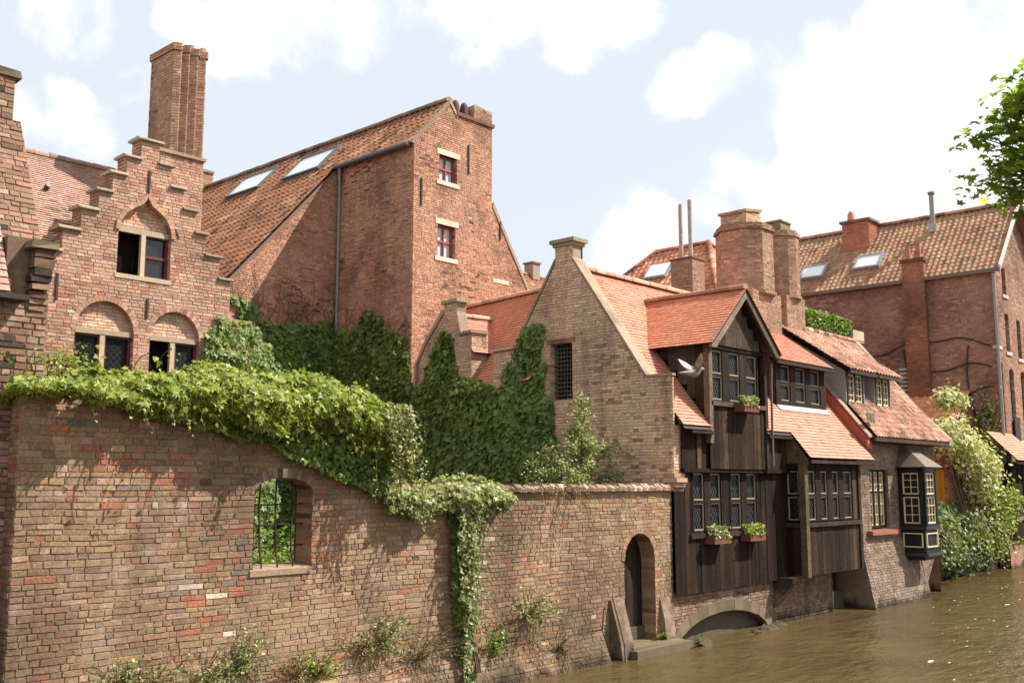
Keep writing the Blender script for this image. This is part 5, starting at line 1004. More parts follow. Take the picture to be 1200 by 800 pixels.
G_IVY = [(2, (0.101, 0.143, 0.036)), (4, (0.149, 0.215, 0.050)), (3, (0.203, 0.273, 0.060)), (1, (0.284, 0.338, 0.084)), (.3, (0.351, 0.286, 0.084))]
G_PALE = [(2, (0.134, 0.167, 0.045)), (3, (0.224, 0.254, 0.080)), (2, (0.336, 0.346, 0.140)), (2, (0.470, 0.454, 0.240)), (1, (0.095, 0.130, 0.035))]
G_DRY = [(2, (.26, .17, .08)), (2, (.32, .22, .11)), (1, (.20, .13, .06)), (1, (.22, .21, .08))]
G_LIME = [(2, (.15, .22, .03)), (3, (.20, .28, .04)), (1, (.10, .16, .025))]
G_TREE = [(2, (0.125, 0.192, 0.025)), (3, (0.200, 0.288, 0.040)), (2, (0.300, 0.372, 0.055))]
def sdist(poly, p):
    poly = np.array(poly, float); q = np.roll(poly, -1, axis=0); d = np.full(len(p), 1e9); ins = np.zeros(len(p), bool)
    for a, b in zip(poly, q):
        e = b-a; w = p-a; t = np.clip((w@e)/(e@e), 0, 1); d = np.minimum(d, np.linalg.norm(w-t[:, None]*e, axis=1))
        c = ((a[1] > p[:, 1]) != (b[1] > p[:, 1])) & (p[:, 0] < a[0]+(p[:, 1]-a[1])/(e[1] if abs(e[1]) > 1e-9 else 1e-9)*e[0]); ins ^= c
    return np.where(ins, d, -d)
def wall_ivy(mb, fr, poly, n, size, pal, depth=.2, rag=.5, seed=0, kind='ivy', lump=1.3, base=.03):
    P = np.array(poly, float); lo, hi = P.min(0)-rag, P.max(0)+rag
    p = RNG.uniform(lo, hi, (n, 2)); sd = sdist(poly, p)
    nz = fbm(p[:, 0]*2.1+seed, p[:, 1]*1.3, seed); nz2 = vnoise(p[:, 0]*7, p[:, 1]*5, seed+5)
    keep = sd > (nz-.5)*2*rag+(nz2-.5)*.35*rag; p = p[keep]; sd = sd[keep]
    l = fbm(p[:, 0]*lump+seed, p[:, 1]*lump, seed+9)
    d = base+depth*np.clip((l-.2)*1.7, .05, 1)*RNG.uniform(.25, 1, len(p))*np.clip(.35+sd*1.2, .25, 1)
    e = .05; lx = (fbm((p[:, 0]+e)*lump+seed, p[:, 1]*lump, seed+9)-l)/e; ly = (fbm(p[:, 0]*lump+seed, (p[:, 1]+e)*lump, seed+9)-l)/e
    Nv = nrm(fr.N-depth*1.2*(lx[:, None]*fr.U+ly[:, None]*fr.V))
    leaves(mb, fr(p[:, 0], p[:, 1], d), Nv, size, pal, kind, 1.0, .38, .25, .25, s=np.clip(l*1.6-.4, 0, 1))
def strand(mb, p0, L, size, pal, sway=.12, out=(0, -1, 0), r=.006, up0=.0, kind='ivy', step=.6):
    """a hanging or wandering shoot: stem tube and leaves along it"""
    n = max(4, int(L/.08)); p = np.array(p0, float); pts = [p.copy()]; v = np.array(out, float)*.7+np.array([random.uniform(-.4, .4), 0, up0])
    for i in range(n):
        v = v*.86+np.array([random.gauss(0, sway), random.gauss(0, sway*.4), -.16]); q = p+nrm(v)*L/n; pts.append(q); p = q
    pts = np.array(pts); mb.tube(pts, r, (.09, .07, .03), 1, 4, cap=False)
    m = int(L/(size*step)); t = np.linspace(0, 1, m); I = np.linspace(0, 1, len(pts)); q = np.stack([np.interp(t, I, pts[:, k]) for k in range(3)], 1)+RNG.normal(0, size*.35, (m, 3))
    leaves(mb, q, np.tile(np.array(out, float), (m, 1)), size*np.linspace(1.05, .55, m), pal, kind, spread=.7)
LM = lambda: [M['leaf'], M['stem']]
def ivy_cap(u0, u1, zt, zb, n, size, pal, yc=12.12, rx=.40, seed=0, hang=None):
    """ivy bolster riding on a wall top; zt(u) crest height, zb(u) lower hem on the canal side"""
    mb = MB(); u = RNG.uniform(u0, u1, n); a = RNG.uniform(0, 1, n)**.8
    top = zt(u); bot = zb(u)
    nz = fbm(u*1.5+seed, a*3, seed); fine = vnoise(u*5, a*8, seed+3)
    bot = bot+.30*(fbm(u*2.3+seed, u*0, seed+7)-.5)*2*.5
    # contour: back crest -> front crest -> hem
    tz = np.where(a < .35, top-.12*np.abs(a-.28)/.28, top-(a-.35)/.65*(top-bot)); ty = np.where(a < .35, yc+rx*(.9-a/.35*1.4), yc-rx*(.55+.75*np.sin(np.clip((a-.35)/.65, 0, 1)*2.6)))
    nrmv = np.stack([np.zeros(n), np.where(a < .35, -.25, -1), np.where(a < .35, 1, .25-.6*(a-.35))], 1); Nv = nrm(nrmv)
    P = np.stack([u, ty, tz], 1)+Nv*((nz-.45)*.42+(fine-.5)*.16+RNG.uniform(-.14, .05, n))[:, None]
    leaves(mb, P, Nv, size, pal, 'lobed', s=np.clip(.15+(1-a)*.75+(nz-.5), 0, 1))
    return mb
def garden_plants():
    # crest of ivy along the tall stretch of the garden wall
    zt = lambda u: np.interp(u, [4.6, 5.4, 6.2, 7.2, 8.2, 9.2, 9.9, 10.3], [4.42, 4.46, 4.66, 4.78, 4.78, 4.72, 4.60, 4.3])
    zb = lambda u: np.interp(u, [4.6, 5.3, 6.2, 7.2, 8.0, 8.7, 9.3, 10.0, 10.35], [4.32, 4.28, 4.18, 4.05, 3.92, 3.66, 3.38, 3.12, 3.1])
    zh = lambda u: np.interp(u, [4.6, 5.3, 6.2, 7.2, 8.0, 8.7, 9.3, 10.0, 10.35], [4.32, 4.28, 4.2, 4.1, 4.06, 4.05, 4.0, 3.7, 3.3])
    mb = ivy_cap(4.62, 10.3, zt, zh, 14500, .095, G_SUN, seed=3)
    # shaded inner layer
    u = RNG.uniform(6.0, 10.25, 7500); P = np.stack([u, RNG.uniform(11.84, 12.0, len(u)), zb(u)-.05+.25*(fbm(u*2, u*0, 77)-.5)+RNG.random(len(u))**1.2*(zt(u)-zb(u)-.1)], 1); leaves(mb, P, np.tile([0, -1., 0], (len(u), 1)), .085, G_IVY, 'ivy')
    for x, z, L in ((6.55, 4.25, .55), (6.7, 4.3, .45), (6.95, 4.2, .5), (8.1, 4.2, .6), (9.0, 4.35, .5), (9.55, 4.3, .7), (5.2, 4.4, .3), (7.5, 4.3, .4)): strand(mb, (x, 11.66, z), L, .075, G_SUN)
    for x in (5.6, 6.1, 6.4, 6.7, 7.0, 7.3, 7.55, 7.8, 8.05, 8.3, 8.6, 8.9, 9.1, 9.5, 9.8): strand(mb, (x, 12.0, 4.72), random.uniform(.2, .35), .09, G_SUN, up0=1.6)
    for k in range(46): strand(mb, (random.uniform(9.75, 10.36), 11.72+random.uniform(-.12, .1), random.uniform(4.0, 4.5)), random.uniform(.5, 1.35), .065, G_PALE if k % 3 else G_SUN, .07)
    for k in range(16): x = random.uniform(5.2, 9.9); strand(mb, (x, 11.74, float(zh(np.array([x]))[0])+.05), random.uniform(.2, .6), .07, G_SUN, .1)
    tag(mb.build('ivy', LM()), 'bright green ivy heaped along the tall left stretch of the garden wall', 'ivy')
    zt = lambda u: np.interp(u, [10.2, 11, 12, 12.5, 12.9], [3.24, 3.24, 3.28, 3.24, 3.1]); zb = lambda u: np.interp(u, [10.2, 10.7, 11.4, 12.0, 12.5, 12.9], [2.9, 2.74, 2.86, 2.74, 2.86, 3.0])
    mb = ivy_cap(10.15, 12.8, zt, zb, 5000, .075, G_PALE, rx=.27, seed=8)
    u = RNG.uniform(10.2, 12.6, 1600); leaves(mb, np.stack([u, RNG.uniform(11.8, 12.0, len(u)), zb(u)+RNG.random(len(u))*(zt(u)-zb(u)-.1)], 1), np.tile([0, -1., 0], (len(u), 1)), .07, G_IVY, 'ivy')
    for x, L in ((10.5, .6), (10.62, .75), (10.75, .5), (10.45, .4), (12.3, .4), (12.5, .45), (12.65, .35), (11.3, .3)): strand(mb, (x, 11.75, zb(x)+.15), L, .055, G_PALE, .06)
    tag(mb.build('ivy', LM()), 'pale green ivy spilling over the low coping right of the tall stretch', 'ivy')
    mb = MB(); fr = front(12.02); wall_ivy(mb, fr, [(11.72, .15), (12.0, .1), (12.02, 1.4), (12.12, 2.4), (12.25, 3.1), (11.50, 3.1), (11.62, 1.8)], 3800, .075, G_IVY, .26, .12, 4, 'lobed', 3.5, .05)
    wall_ivy(mb, fr, [(11.75, .2), (12.0, .2), (12.08, 2.2), (12.2, 3.0), (11.6, 3.0)], 2000, .07, G_PALE, .16, .12, 6, 'ivy', 3.5, .22)
    for k in range(26): strand(mb, (random.uniform(11.65, 12.15), 11.78, random.uniform(1.2, 3.1)), random.uniform(.3, .7), .055, G_PALE, .05)
    for k in range(3): mb.tube([(11.95+k*.07, 11.95, 3.1), (11.9+k*.08, 11.93, 2), (11.98+k*.03, 11.9, 1), (11.95+k*.04, 11.7, .3)], .018, (.10, .07, .045), 1, 5)
    tag(mb.build('ivy', LM()), 'narrow column of ivy hanging down the wall face to the water', 'ivy')
    # ivy on the tall house, the wing and the gable
    mb = MB()
    wall_ivy(mb, front(24.4), [(15.2, .5), (18.7, .5), (18.7, 7.9), (17.9, 7.8), (17.0, 7.9), (16.1, 8.1), (15.2, 8.4)], 19000, .17, G_IVY, .13, .6, 11)
    wall_ivy(mb, side(18.72), [(-24.4, .5), (-20.85, .5), (-20.85, 6.9), (-21.8, 7.5), (-22.8, 8.1), (-23.6, 7.6), (-24.4, 7.9)], 18000, .17, G_IVY, .13, .45, 12)
    for k in range(40):
        y = random.uniform(21, 24.3); strand(mb, (18.66, y, random.uniform(5.5, 7.6)), random.uniform(.3, .7), .13, G_IVY, .1, (-1, 0, 0), up0=1.2)
    tag(mb.build('ivy', LM()), 'dark ivy climbing the lower walls of the tall red brick house', 'ivy')
    mb = MB()
    wall_ivy(mb, WING, [(-.1, .5), (4.3, .5), (4.3, 5.6), (3.5, 5.75), (3.2, 6.6), (2.6, 7.35), (2.2, 7.1), (2.0, 6.2), (1.9, 5.9), (1.2, 5.75), (.6, 5.75), (-.1, 5.7)], 20000, .16, G_IVY, .14, .28, 13); wall_ivy(mb, WING, [(3.1, .5), (4.4, .5), (4.4, 6.0), (3.1, 5.9)], 5000, .16, G_IVY, .14, .22, 23)
    wall_ivy(mb, WING, [(2.0, 5.5), (3.35, 5.5), (3.2, 6.6), (2.6, 7.3), (2.25, 7.2)], 1500, .14, G_IVY, .25, .2, 15)
    wall_ivy(mb, side(18.04), [(-16.9, .5), (-14.9, .5), (-15.05, 3.4), (-15.25, 5.0), (-15.35, 6.0), (-15.7, 6.9), (-15.95, 6.95), (-16.85, 5.7)], 10500, .15, G_IVY, .14, .35, 14)
    for k in range(40): q = WING(random.uniform(.2, 4.2), random.uniform(5.3, 5.7), .1); strand(mb, q, random.uniform(.25, .6), .13, G_SUN if k % 2 else G_IVY, .12, (-1, 0, 0), up0=1.3)
    tag(mb.build('ivy', LM()), 'dark ivy covering the low wing and the left half of the gable', 'ivy')
    bw = MB(); bricks(bw, front(19.35), [(11.7, .45), (13.0, .45), (13.0, 6.0), (12.4, 6.75), (11.7, 6.75)], (), .2, .068, P_PALE, MORTAR, .01, .012, .004, .5, 801); bw.wbox(11.72, 12.98, 19.36, 19.7, .45, 6.0, srgb(160, 124, 100)); bw.wbox(11.68, 12.45, 19.28, 19.72, 6.75, 6.83, srgb(160, 140, 112))
    tag(bw.build('boundary_wall', M['pale_brick']), 'short brick boundary wall beside the stepped gable, smothered in ivy', 'wall')
    mb = MB(); wall_ivy(mb, front(18.98), [(10.75, .5), (13.1, .5), (13.0, 5.9), (12.2, 6.7), (11.5, 6.85), (11.1, 6.4), (10.85, 5.6)], 9500, .12, G_IVY+[(3, (.15, .21, .045)), (1, (.22, .27, .06))], .30, .3, 16, 'lobed', 1.6)
    tag(mb.build('ivy', LM()), 'mid green ivy on the right corner of the stepped gable house', 'ivy')
    # bare stems on the tall house above the ivy
    mb = MB()
    for k in range(34):
        x = random.uniform(15.4, 18.6); z = random.uniform(6.8, 7.6); pts = [(x, 24.40, z)]
        for i in range(7): x += random.gauss(0, .13); z += random.uniform(.1, .32); pts.append((x, 24.40-random.uniform(0, .02), min(z, 8.75+(x-15.1)*1.05)))
        mb.tube(pts, np.linspace(.016, .006, len(pts)), (.16, .11, .08), 0, 4)
    for k in range(22):
        y = random.uniform(21.1, 24.2); z = random.uniform(6.4, 7.4); pts = [(18.72, y, z)]
        for i in range(6): y += random.gauss(0, .12); z += random.uniform(.1, .28); pts.append((18.72-random.uniform(0, .02), min(max(y, 21.05), 24.35), z))
        mb.tube(pts, np.linspace(.016, .006, len(pts)), (.16, .11, .08), 0, 4)
    tag(mb.build('bare_vine', M['stem']), 'leafless vine stems on the tall red house above its ivy', 'vine')
    # small plants at the left end of the wall
    mb = MB(); c = np.array([5.50, 12.55, 4.62]); P = c+RNG.normal(0, 1, (900, 3))*np.array([.16, .14, .17]); leaves(mb, P, nrm(P-c), .055, G_SUN, 'oval', .2); mb.tube([(5.5, 12.5, 4.25), (5.5, 12.55, 4.8)], .02, (.1, .07, .04), 1)
    tag(mb.build('shrub', LM()), 'small rounded shrub at the foot of the stepped gable house', 'shrub')
    mb = MB()
    for k in range(7): strand(mb, (4.7+random.uniform(0, .5), 12.2, 4.45+random.uniform(0, .1)), random.uniform(.35, .6), .06, G_SUN, .1, (random.uniform(-.4, .4), -.5, 0), up0=1.5)
    tag(mb.build('creeper', LM()), 'few leafy creeper shoots on the dark house corner at the left edge', 'creeper')
    # bushes in the garden behind the barred window
    mb = MB()
    for k in range(9):
        c = np.array([9.0+k*.42+random.uniform(-.1, .1), 14.2+k*.32+random.uniform(-.3, .3), 1.5+random.uniform(-.2, .5)]); P = nrm(RNG.normal(0, 1, (1200, 3)))*RNG.uniform(.6, 1, (1200, 1))*np.array([.55, .5, .75])+c; leaves(mb, P, nrm(P-c), .07, G_LIME, 'oval', .1)
        mb.tube([(c[0], c[1], .45), tuple(c)], .03, (.1, .07, .04), 1)
    tag(mb.build('garden_hedge', LM()), 'sunlit bright green garden hedge seen through the barred wall window', 'hedge')
    # holly against the gable
    t = thing('holly_bush', 'pale variegated conical holly bush standing in front of the gable behind the wall', 'bush', (16.7, 13.35, .45))
    st = MB(); st.tube([(16.7, 13.35, .45), (16.72, 13.35, 3), (16.75, 13.36, 5.0)], [.05, .035, .01], (.12, .09, .06)); lf = MB()
    for k in range(80):
        z = 3.05+2.0*(random.random()**1.6); f = min(1, (5.05-z)/1.75); a = random.uniform(0, 6.283); L = .10+(1.75*f*random.uniform(.55, 1.0) if z < 4.0 else .8*f)
        dx, dy = math.cos(a)*L, math.sin(a)*L*.45
        if dx > 1.2: dx = 1.2
        p0 = np.array([16.72, 13.35, z-.15*L]); p1 = np.array([16.72+dx, 13.35+dy, z+.10*L]); st.tube([p0, (p0+p1)/2+(0, 0, .05), p1], [.012, .008, .004], (.12, .09, .06), 0, 4)
        m = int(30+90*L); tt = RNG.random(m)**.6; P = p0+(p1-p0)*tt[:, None]+RNG.normal(0, .075, (m, 3)); leaves(lf, P, np.tile([0, -.5, .8], (m, 1)), .06, G_PALE, 'oval', .1, .8)
    st.build('stem', M['stem'], t); lf.build('foliage', M['leaf'], t)
    mb = MB()
    for k in range(26): strand(mb, (random.uniform(13.7, 15.0), 11.93, 3.22), random.uniform(.25, .95), .035, G_DRY, .12, r=.004, step=1.3)
    tag(mb.build('creeper', LM()), 'dry yellowish creeper trailing over the low coping near the holly bush', 'creeper')
    # weeds along the foot of the wall
    foot = lambda z: np.minimum(11.62+(z+.4)*.42, 12.02)-.02
    W_ = [(6.15, .84, .28, .22, G_PALE, 'sprawling pale weed at the bottom left corner of the wall foot', 0), (6.55, .80, .25, .3, G_DRY, 'rusty dry seedheads at the wall foot, second plant from the left', 0), (7.25, .78, .35, .35, G_PALE, 'leafy pale weed left of below the barred window, beside the rusty seedheads', 0), (7.8, .84, .5, .42, G_PALE, 'large pale green weed on the wall foot just below the barred window', 0), (8.75, .62, .28, .3, G_DRY, 'small dry brown tuft right of the large pale weed', 0), (9.05, .66, .3, .25, G_SUN, 'low green and yellow weed at the wall foot below the hanging ivy', 0), (9.9, .82, .42, .3, G_DRY, 'tall dry grassy weed left of the ivy column', 1), (10.25, .86, .5, .4, G_PALE, 'bushy weed with pale tips, nearest left of the ivy column', 0), (10.9, .6, .45, .4, G_DRY, 'straw coloured weed sprawling just left of the ivy column foot', 1), (12.6, .55, .4, .42, G_LIME, 'bright green weed right of the foot of the ivy column', 0), (13.55, 1.02, .55, .5, G_PALE, 'large silvery plant tuft growing out of the wall with trailing dry stems', 1), (14.2, .35, .3, .35, G_DRY, 'brown weed low on the wall left of the buttress', 1)]
    for x, z, h, w, pal, lab, trail in W_:
        y = float(foot(z)); t = thing('weed', lab, 'weed', (x, y, z), 'weeds along the foot of the garden wall'); st = MB(); lf = MB()
        w *= random.uniform(1.1, 1.9); h *= random.uniform(.8, 1.35)
        for k in range(30):
            a = random.uniform(0, 6.283); sp = w*random.uniform(.1, 1.25); hh = h*random.uniform(-.25, 1.25); p0 = np.array([x+random.uniform(-.05, .05), y+.02, z-.03]); p1 = np.array([x+math.cos(a)*sp, y-abs(math.sin(a))*sp*.7, z+hh]); pm = (p0*.4+p1*.6)+(0, 0, .05)
            st.tube([p0, pm, p1], [.006, .005, .003], (.16, .13, .06), 0, 4); m = random.randint(8, 34); tt = RNG.uniform(.15, 1.05, m)[:, None]; P = p0*(1-tt)**2+2*tt*(1-tt)*pm+tt**2*p1+RNG.normal(0, .03, (m, 3)); leaves(lf, P, np.tile([0, -.6, .6], (m, 1)), .05 if pal is not G_DRY else .035, pal, 'long' if k % 2 else 'oval', -.3, .8)
        if trail:
            for k in range(16):
                n = 7; p = np.array([x+random.uniform(-.2, .2), y-.05, z]); pts = [p]
                for i in range(n): p = p+np.array([random.gauss(.01, .04), -.02, -.11]); pts.append(p)
                pts = np.array(pts); pts[:, 1] = np.minimum(pts[:, 1], foot(pts[:, 2])-.01); st.tube(pts, .004, (.30, .22, .12), 0, 4)
        st.build('stem', M['stem'], t); lf.build('foliage', M['leaf'], t)
    t = thing('fern', 'small green fern on the stone doorstep beside the water door', 'fern', (17.45, 12.0, .19)); lf = MB()
    for k in range(14):
        a = random.uniform(0, 6.28); n = 16; tt = np.linspace(.1, 1, n); L = random.uniform(.2, .38); P = np.stack([17.45+math.cos(a)*L*.7*tt, 12.0-abs(math.sin(a))*L*.7*tt, .19+L*(1.2*tt-.9*tt**2)], 1); leaves(lf, P, np.tile([0, -.3, 1.], (n, 1)), .07, G_SUN, 'long', 0)
    lf.build('frond', M['leaf'], t)
garden_plants()

def right_plants():
    rw = MB(); bricks(rw, front(13.35), [(32.3, -.4), (42.7, -.4), (42.7, 2.3), (32.3, 2.3)], (), .22, .07, P_LEFT, MORTAR, .01, .012, .005, .6, 821); rw.wbox(32.3, 42.7, 13.36, 13.5, -.4, 2.3, srgb(110, 84, 70)); tag(rw.build('retaining_wall', M['gable_brick']), 'canal bank wall right of the black bay, hidden by hanging ivy', 'wall')
    mb = MB(); wall_ivy(mb, front(13.15), [(32.4, .05), (41.2, .1), (41.0, 2.2), (38, 2.5), (34, 2.45), (32.4, 2.5)], 16000, .17, [(2, (.06, .10, .03)), (3, (.11, .16, .05)), (3, (.17, .22, .08)), (1, (.26, .29, .14))], .9, .3, 31, 'lobed', .9, -.2)
    for k in range(70): strand(mb, (random.uniform(33, 40.8), 12.45, random.uniform(1.4, 2.4)), random.uniform(.6, 1.6), .13, G_PALE, .06)
    tag(mb.build('ivy', LM()), 'thick ivy curtain hanging over the canal bank right of the black bay', 'ivy')
    t = thing('bank_shrub', 'tall yellow green shrub leaning over the water in front of the boathouse', 'shrub', (41.6, 13.2, .6)); st = MB(); lf = MB()
    for k in range(75):
        a = random.uniform(-1.35, 1.5); L = random.uniform(1.0, 2.9); p0 = np.array([41.6+random.uniform(-.5, .5), 13.2, .6]); p1 = p0+np.array([math.sin(a)*L*.95, -abs(math.cos(a))*L*.28, math.cos(a)*L]); pm = (p0+p1)/2+(0, -.1, .2)
        st.tube([p0, pm, p1], [.03, .015, .006], (.14, .11, .06), 0, 4); m = int(58*L); tt = (RNG.random(m)**.7)[:, None]; P = p0*(1-tt)**2+2*tt*(1-tt)*pm+tt**2*p1+RNG.normal(0, .13, (m, 3)); leaves(lf, P, np.tile([0, -.4, .7], (m, 1)), .15, G_SUN if k % 3 else G_PALE, 'oval', .1, .8)
    st.build('stem', M['stem'], t); lf.build('foliage', M['leaf'], t)
    t = thing('flowering_shrub', 'large shrub covered in creamy white blossom, climbing the brick annexe', 'shrub', (40.6, 13.3, .9)); st = MB(); lf = MB(); fl = MB()
    blobs = [(36.6, 13.0, 4.85, .45), (37.3, 13.0, 5.0, .6), (38.1, 12.9, 4.6, .65), (38.8, 12.9, 4.2, .7), (39.5, 12.8, 4.0, .7), (39.9, 12.8, 3.6, .6), (39.3, 13.9, 6.45, .34), (39.9, 13.8, 6.5, .36), (40.5, 13.7, 6.4, .30), (39.2, 12.7, 3.1, .5)]
    for x, y, z, r in blobs:
        c = np.array([x, y, z]); st.tube([(39.6, 13.2, .9), ((39.6+x)/2, 13.2, (z+.9)/2+.3), (x, y, z)], [.06, .04, .015], (.16, .12, .08), 0, 5)
        n = int(600*r); P = c+RNG.normal(0, .55, (n, 3))*r; leaves(lf, P, nrm(P-c), .14, G_SUN, 'oval', .2)
        n = int(1250*r); D = nrm(RNG.normal(0, 1, (n, 3))); P = c+D*(np.abs(RNG.normal(.7, .34, (n, 1)))*r); leaves(fl, P, nrm(D+np.array([0, -.6, .4])), .13, [(2, (.66, .60, .40)), (2, (.74, .69, .54)), (1, (.55, .52, .28))], 'lobed', .1)
    st.build('stem', M['stem'], t); lf.build('foliage', M['leaf'], t); fl.build('blossom', M['leaf'], t)
    t = thing('wall_plant', 'small leafy plant clinging to the large brick house beside its drainpipe', 'plant', (43.95, 13.9, 5.6)); lf = MB()
    P = np.array([43.9, 13.75, 6.0])+RNG.normal(0, 1, (420, 3))*np.array([.1, .22, .5]); leaves(lf, P, np.tile([-1, -.3, .3], (420, 1)), .13, G_PALE, 'oval', .4); lf.build('foliage', M['leaf'], t)
    b = MB(); bricks(b, front(16.6), [(32.6, 4), (38.4, 4), (38.4, 8.75), (32.6, 8.75)], (), .22, .07, P_DARK, MORTAR, .01, .012, .005, .5, 831); b.wbox(32.6, 38.4, 16.62, 19, .5, 8.7, srgb(140, 96, 78)); b.wbox(37.5, 38.5, 16.5, 17.4, 8.75, 9.15, srgb(190, 172, 144)); b.wbox(32.5, 38.5, 16.5, 19, 8.7, 8.78, srgb(170, 156, 134)); tag(b.build('flat_roof_building', M['dark_brick']), 'flat roofed brick building behind the canal house, carrying a green hedge', 'building')
    t = thing('planter_hedge', 'clipped lime green hedge along the flat roof behind the canal house', 'hedge', (35.5, 17, 8.78)); lf = MB()
    n = 6500; P = np.stack([RNG.uniform(32.8, 37.6, n), RNG.uniform(16.65, 17.4, n), 8.8+RNG.random(n)**.6*.72], 1); P[:, 2] += .10*(fbm(P[:, 0]*2, P[:, 1]*2, 5)-.5); k = RNG.integers(0, 3, n); P[k == 0, 1] = 16.65+RNG.normal(0, .04, (k == 0).sum()); P[k == 1, 2] = 9.52+RNG.normal(0, .05, (k == 1).sum())
    leaves(lf, P, np.tile([0, -.6, .8], (n, 1)), .11, G_LIME, 'oval', -.2); lf.build('foliage', M['leaf'], t)
    tr = MB(); tr.wbox(32.8, 37.6, 16.7, 17.35, 8.78, 9.05, srgb(120, 84, 60)); tr.build('planter', M['wood'], t)
    # tree on the far bank, reaching into the picture from the right
    t = thing('leafy_tree', 'green broadleaf tree reaching into the sky at the upper right edge', 'tree', (10.45, 1.4, 1.0)); tk = MB(); lf = MB()
    tk.tube([(10.45, 1.4, .8), (10.42, 1.45, 3), (10.34, 1.6, 4.6), (10.26, 1.75, 5.6), (10.2, 1.8, 6.6)], [.14, .11, .09, .06, .02], (.14, .11, .08), 0, 8)
    c0 = np.array([10.2, 1.80, 6.44]); rad = np.array([1.16, 1.16, 1.02])
    for k in range(330):
        d = nrm(RNG.normal(0, 1, 3)); f = random.uniform(.55, 1.0)**.6; cc = c0+d*rad*f*(.66+.62*vnoise(d[0]*2.6+5, d[2]*2.6+d[1]*1.9+9, 3))
        p0 = np.array([10.3, 1.7, 5.2])+(c0-np.array([10.3, 1.7, 5.2]))*random.uniform(0, .9); tk.tube([p0, (p0+cc)/2+(0, 0, .08), cc], [.028, .014, .004], (.14, .11, .08), 0, 4)
        m = 46; P = cc+RNG.normal(0, 1, (m, 3))*np.array([.115, .115, .07]); leaves(lf, P, np.tile([0, -.2, .8], (m, 1)), .085, G_TREE if k % 3 else G_SUN, 'lobed', .5, .5)
    tk.build('trunk', M['stem'], t); lf.build('crown', M['thin_leaf'], t)
right_plants()

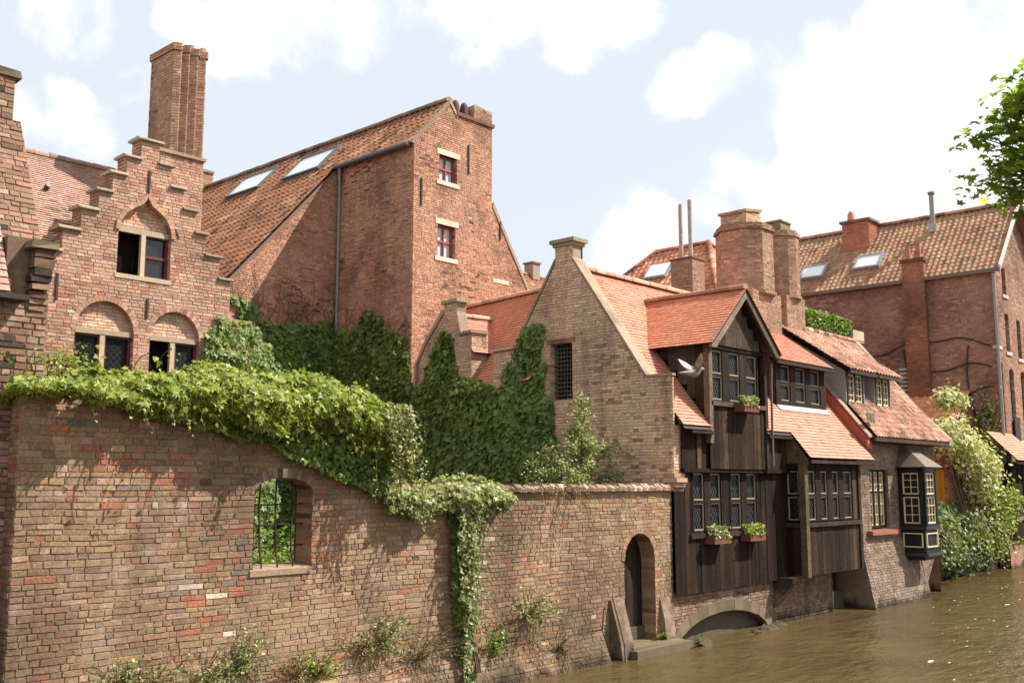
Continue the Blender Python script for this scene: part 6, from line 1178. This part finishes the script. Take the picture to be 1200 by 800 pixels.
# ------------------------------------------------------------------ small things
def small():
    for (x, y, z, w, lab, sd) in ((19.50, 11.82, 1.99, .66, 'flower box with pale green leaves under the left pair of lower timber windows', 1), (21.02, 11.82, 1.99, .66, 'flower box with drooping green leaves under the right pair of lower timber windows', 2), (20.62, 11.66, 4.88, .66, 'terracotta flower box on the sill of the upper gabled dormer window', 3)):
        t = thing('flower_box', lab, 'flower box', (x, y, z), 'flower boxes on the timber front'); b = MB(); tc = srgb(112, 68, 50)
        b.wbox(x-w/2, x+w/2, y-.12, y+.12, z, z+.03, tc); b.wbox(x-w/2-.01, x+w/2+.01, y-.13, y-.10, z+.005, z+.17, tc); b.wbox(x-w/2-.01, x+w/2+.01, y+.10, y+.13, z+.005, z+.17, tc); b.wbox(x-w/2-.01, x-w/2+.02, y-.1, y+.1, z+.005, z+.17, tc); b.wbox(x+w/2-.02, x+w/2+.01, y-.1, y+.1, z+.005, z+.17, tc); b.wbox(x-w/2+.02, x+w/2-.02, y-.1, y+.1, z+.03, z+.14, (.04, .03, .02)); b.build('trough', M['tile'], t)
        lf = MB(); n = 330; P = np.stack([RNG.uniform(x-w/2, x+w/2, n), RNG.uniform(y-.16, y+.1, n), z+.13+RNG.random(n)**1.5*.26], 1); leaves(lf, P, np.tile([0, -.5, .7], (n, 1)), .085, G_PALE if sd != 2 else G_SUN, 'oval', .3); lf.build('plant', M['leaf'], t)
    # pigeon in flight, wings raised
    B = np.array([12.8, 8.1, 4.9]); ax = np.array([.82, -.50, .10]); ax /= np.linalg.norm(ax); sd = np.cross((0, 0, 1), ax); sd /= np.linalg.norm(sd); up = np.cross(ax, sd)
    t = thing('pigeon', 'pale grey pigeon flying past the timber house with wings spread', 'bird', tuple(B)); mb = MB(); th = np.linspace(0, 2*np.pi, 12, endpoint=False); rg = []; cols = []
    for s_, r, h in ((-.30, .015, .02), (-.26, .055, .015), (-.15, .035, .01), (-.10, .048, 0), (0, .068, -.01), (.07, .066, -.005), (.12, .045, .015), (.145, .034, .035), (.175, .036, .05), (.205, .028, .05), (.222, .010, .042), (.25, .003, .035)):
        flat = .25 if s_ < -.2 else 1; rg.append(B+ax*s_*.8+up*h+.85*r*(np.cos(th)[:, None]*sd+np.sin(th)[:, None]*up*flat))
    mb.rings(rg, srgb(150, 140, 136))
    for sg in (-1, 1):
        n = 9
        for k in range(n):
            f = k/(n-1); root = B+ax*(.07-.03*f)+sd*sg*(.04+.17*f)+up*(.03+.10*f); tip = root+sd*sg*(.04+.13*f)+up*(.02+.10*f)-ax*(.12-.05*f*f)
            mid = (root+tip)/2; wv = ax*.026; q = np.array([root-wv, root+wv, mid+wv*1.2, tip+wv*.3, tip-wv*.3, mid-wv*1.2]); o = up*.004
            mb.add(np.concatenate([q+o, q-o]), [(0, 1, 2, 5), (2, 3, 4, 5), (6, 11, 8, 7), (8, 11, 10, 9), ], srgb(206, 190, 176) if k > 2 else srgb(160, 148, 140))
        a = [B+ax*.06+sd*sg*.03+up*.02, B+ax*.07+sd*sg*.12+up*.08, B+ax*.05+sd*sg*.22+up*.13]; mb.tube(a, [.03, .02, .008], srgb(170, 156, 148), sides=8)
    mb.build('body', M['feather'], t)
    e = MB()
    for sg in (-1, 1): q = B+ax*.185+up*.058+sd*sg*.032; e.tube([q, q+sd*sg*.004], .006, (.3, .08, .02), sides=8)
    e.build('eye', M['paint'], t)
    rk = [(17.9, 11.75, .34, 'low flat stone at the water edge by the doorstep'), (18.4, 11.7, .42, 'largest mossy stone beside the doorstep under the timber house'), (20.9, 11.75, .26, 'small dark stone at the right end of the low arch'), (21.5, 11.8, .32, 'mossy stone on the waterline right of the low arch'), (22.3, 11.95, .28, 'wet stone under the oriel near the brick footing')]
    for i, (x, y, r, lab) in enumerate(rk):
        m = MB(); th = np.linspace(0, 2*np.pi, 14, endpoint=False); rs = []
        for j, f in enumerate(np.linspace(0, 1, 7)):
            rr = r*math.sqrt(max(1-(f*.97)**2, .02)); w = 1+1.1*(vnoise(np.cos(th)*1.6+i*5, np.sin(th)*1.6+f*2.5, 3)-.5); rs.append(np.stack([x+rr*w*np.cos(th)*1.2, y+rr*w*np.sin(th)*.8, -.15+f*r*.72*(1+.5*(vnoise(np.cos(th)*2+i, np.sin(th)*2+3, 8)-.5))], 1))
        m.rings(rs, srgb(70, 62, 42), 0, False); tag(m.build('rock', M['stone']), lab, 'rock', 'rocks along the waterline')
    # small pale flecks lying on the water
    m = MB()
    for k in range(42):
        x = random.uniform(17, 40); y = random.uniform(x*.29, min(x*.40, 11)); r = random.uniform(.010, .03)*(2.2 if random.random() < .08 else 1); a = np.linspace(0, 6.283, 7)[:-1]; w = RNG.uniform(.5, 1.2, 6)
        m.add(np.stack([x+np.cos(a)*r*w*3.2, y+np.sin(a)*r*w, 0*a+.006], 1), [(0, 1, 2, 3, 4, 5)], (.6, .58, .5))
    struct(m.build('pale_flecks', M['paint']), 'stuff')
small()
#BODY
